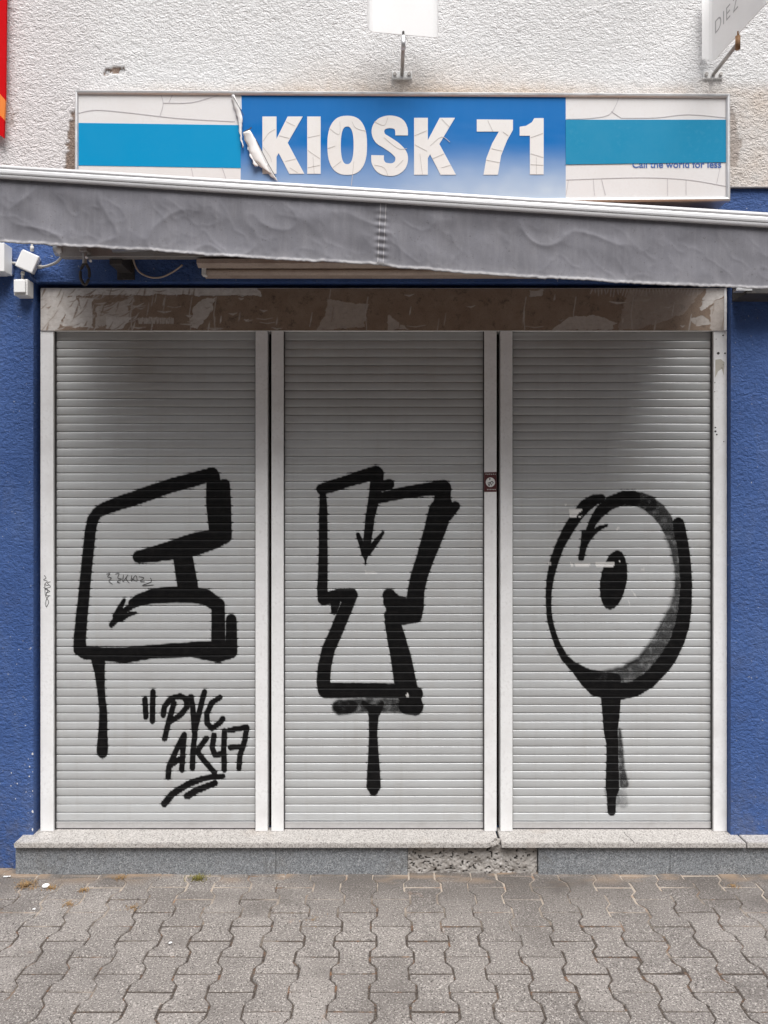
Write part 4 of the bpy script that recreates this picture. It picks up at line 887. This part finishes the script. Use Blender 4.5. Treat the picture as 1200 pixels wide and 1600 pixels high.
# ------------------------------------------------------------------ small things on the pavement
def G(px, py): # point of the ground seen at a photo pixel
    D = HC*F/(py-775); return Vector(((px-600)*D/F, D-D0, 0))
def tuft(px, py, n, h, sp, m, label):
    p = G(px, py); rg_ = random.Random(px*31+py); b = MB()
    for k in range(n):
        a = rg_.uniform(0, 6.28); r = abs(rg_.gauss(0, sp)); q = p+Vector((r*math.cos(a)*1.3, r*math.sin(a), -.003)); l = rg_.uniform(.3, 1)*h; bd = rg_.uniform(0, 6.28)
        d = Vector((math.cos(bd), math.sin(bd), 0)); wv = Vector((-d.y, d.x, 0))*.0011
        m1 = q+d*l*.45+Vector((0, 0, l*.6)); e = q+d*l*1.1+Vector((0, 0, l*.62))
        b.add([q-wv, q+wv, m1+wv, m1-wv, e], [(0, 1, 2, 3), (3, 2, 4)])
    return tag(b.build('weed', M[m], None, False, p), label, 'weed', 'dry weeds in the paving joints')
tuft(40, 1384, 198, 0.025, 0.024, 'straw', 'largest straw coloured weed at the left end of the plinth')
tuft(310, 1373, 176, 0.023, 0.019, 'moss', 'green brown weed at the plinth foot under the first shutter')
tuft(187, 1373, 110, 0.018, 0.014, 'straw', 'dry weed at the plinth foot left of the green brown weed')
tuft(79, 1387, 88, 0.015, 0.014, 'straw', 'small dry weed beside the bottle cap')
tuft(131, 1391, 99, 0.015, 0.015, 'straw', 'dry weed in the paving joint right of the bottle cap')
tuft(108, 1413, 88, 0.014, 0.015, 'straw', 'dry weed in the joint one paver in front of the bottle cap')
tuft(207, 1418, 99, 0.011, 0.018, 'straw', 'dry weed on a paving joint in front of the first shutter tag')
tuft(490, 1437, 88, 0.009, 0.018, 'straw', 'flat dry weed on the pavers below the forked letter')
tuft(1145, 1384, 88, 0.011, 0.016, 'straw', 'dry weed near the right picture edge below the blue wall')
cp = G(71.5, 1385)
b = MB(); n = 24; rings = [(.013, .0015), (.0155, .0025), (.0150, .006), (.012, .0075), (.009, .0062)]; v = []
for r, zq in rings:
    for k in range(n): rr2 = r*(1+(.05 if k % 2 and zq < .005 else 0)); v.append((cp.x+rr2*math.cos(k*2*math.pi/n), cp.y+rr2*math.sin(k*2*math.pi/n), zq))
f = [(i*n+k, i*n+(k+1) % n, (i+1)*n+(k+1) % n, (i+1)*n+k) for i in range(4) for k in range(n)]+[tuple(range(4*n, 5*n))]
tag(b.add(v, f).build('bottle_cap', M['plate'], None, False, cp), 'small white bottle cap lying on the pavers near the plinth', 'bottle cap')
def scrap(px, py, w_, h_, rot, label):
    p = G(px, py); c, s = math.cos(rot), math.sin(rot); rg_ = random.Random(px); v = []
    for i in range(5):
        for k in range(3):
            a, b = (i/4-.5)*w_, (k/2-.5)*h_; v.append((p.x+a*c-b*s, p.y+a*s+b*c, .003+rg_.uniform(0, .004)))
    o = MB().add(v, [(i*3+k, (i+1)*3+k, (i+1)*3+k+1, i*3+k+1) for i in range(4) for k in range(2)]).build('paper_scrap', M['plate'], None, True, p)
    o.modifiers.new('thick', 'SOLIDIFY').thickness = .0008; return tag(o, label, 'litter', 'scraps of paper on the pavement')
scrap(11, 1371, .030, .009, .2, 'white paper scrap against the foot of the blue wall'); scrap(53, 1422, .012, .008, .5, 'tiny white paper scrap in front of the bottle cap'); scrap(266, 1475, .014, .009, 1, 'pale paper scrap lying in the middle of the pavers')

# ------------------------------------------------------------------ house row added behind the viewer to block low sky light
hz = thing('added_house', 'rendered apartment house added out of view across the street to block low sky', 'building', (0, -17, 0))
M['house'] = painted('beige_render', (0.27, 0.25, 0.23), 0.9, 0.3); M['glass'] = painted('window_glass', (0.04, 0.05, 0.06), 0.1, 0.0); M['tiles'] = painted('roof_tiles', (0.20, 0.09, 0.06), 0.8, 0.4)
MB().box(-32, 32, -27, -17, -.02, 12.5).build('wall', M['house'], hz)
MB().prism([(-32.4, -16.5, 12.5), (-32.4, -22, 15.5), (-32.4, -27.5, 12.5)], (64.8, 0, 0)).build('roof', M['tiles'], hz)
for i in range(-8, 9):
    for j in range(4):
        wf = MB().box(i*3.6-.65, i*3.6+.65, -17.0, -16.93, .9+j*3, 2.5+j*3, .01).build('window', M['white'], hz)
        MB().box(i*3.6-.55, i*3.6+.55, -16.95, -16.915, 1.0+j*3, 2.4+j*3).build('pane', M['glass'], wf)
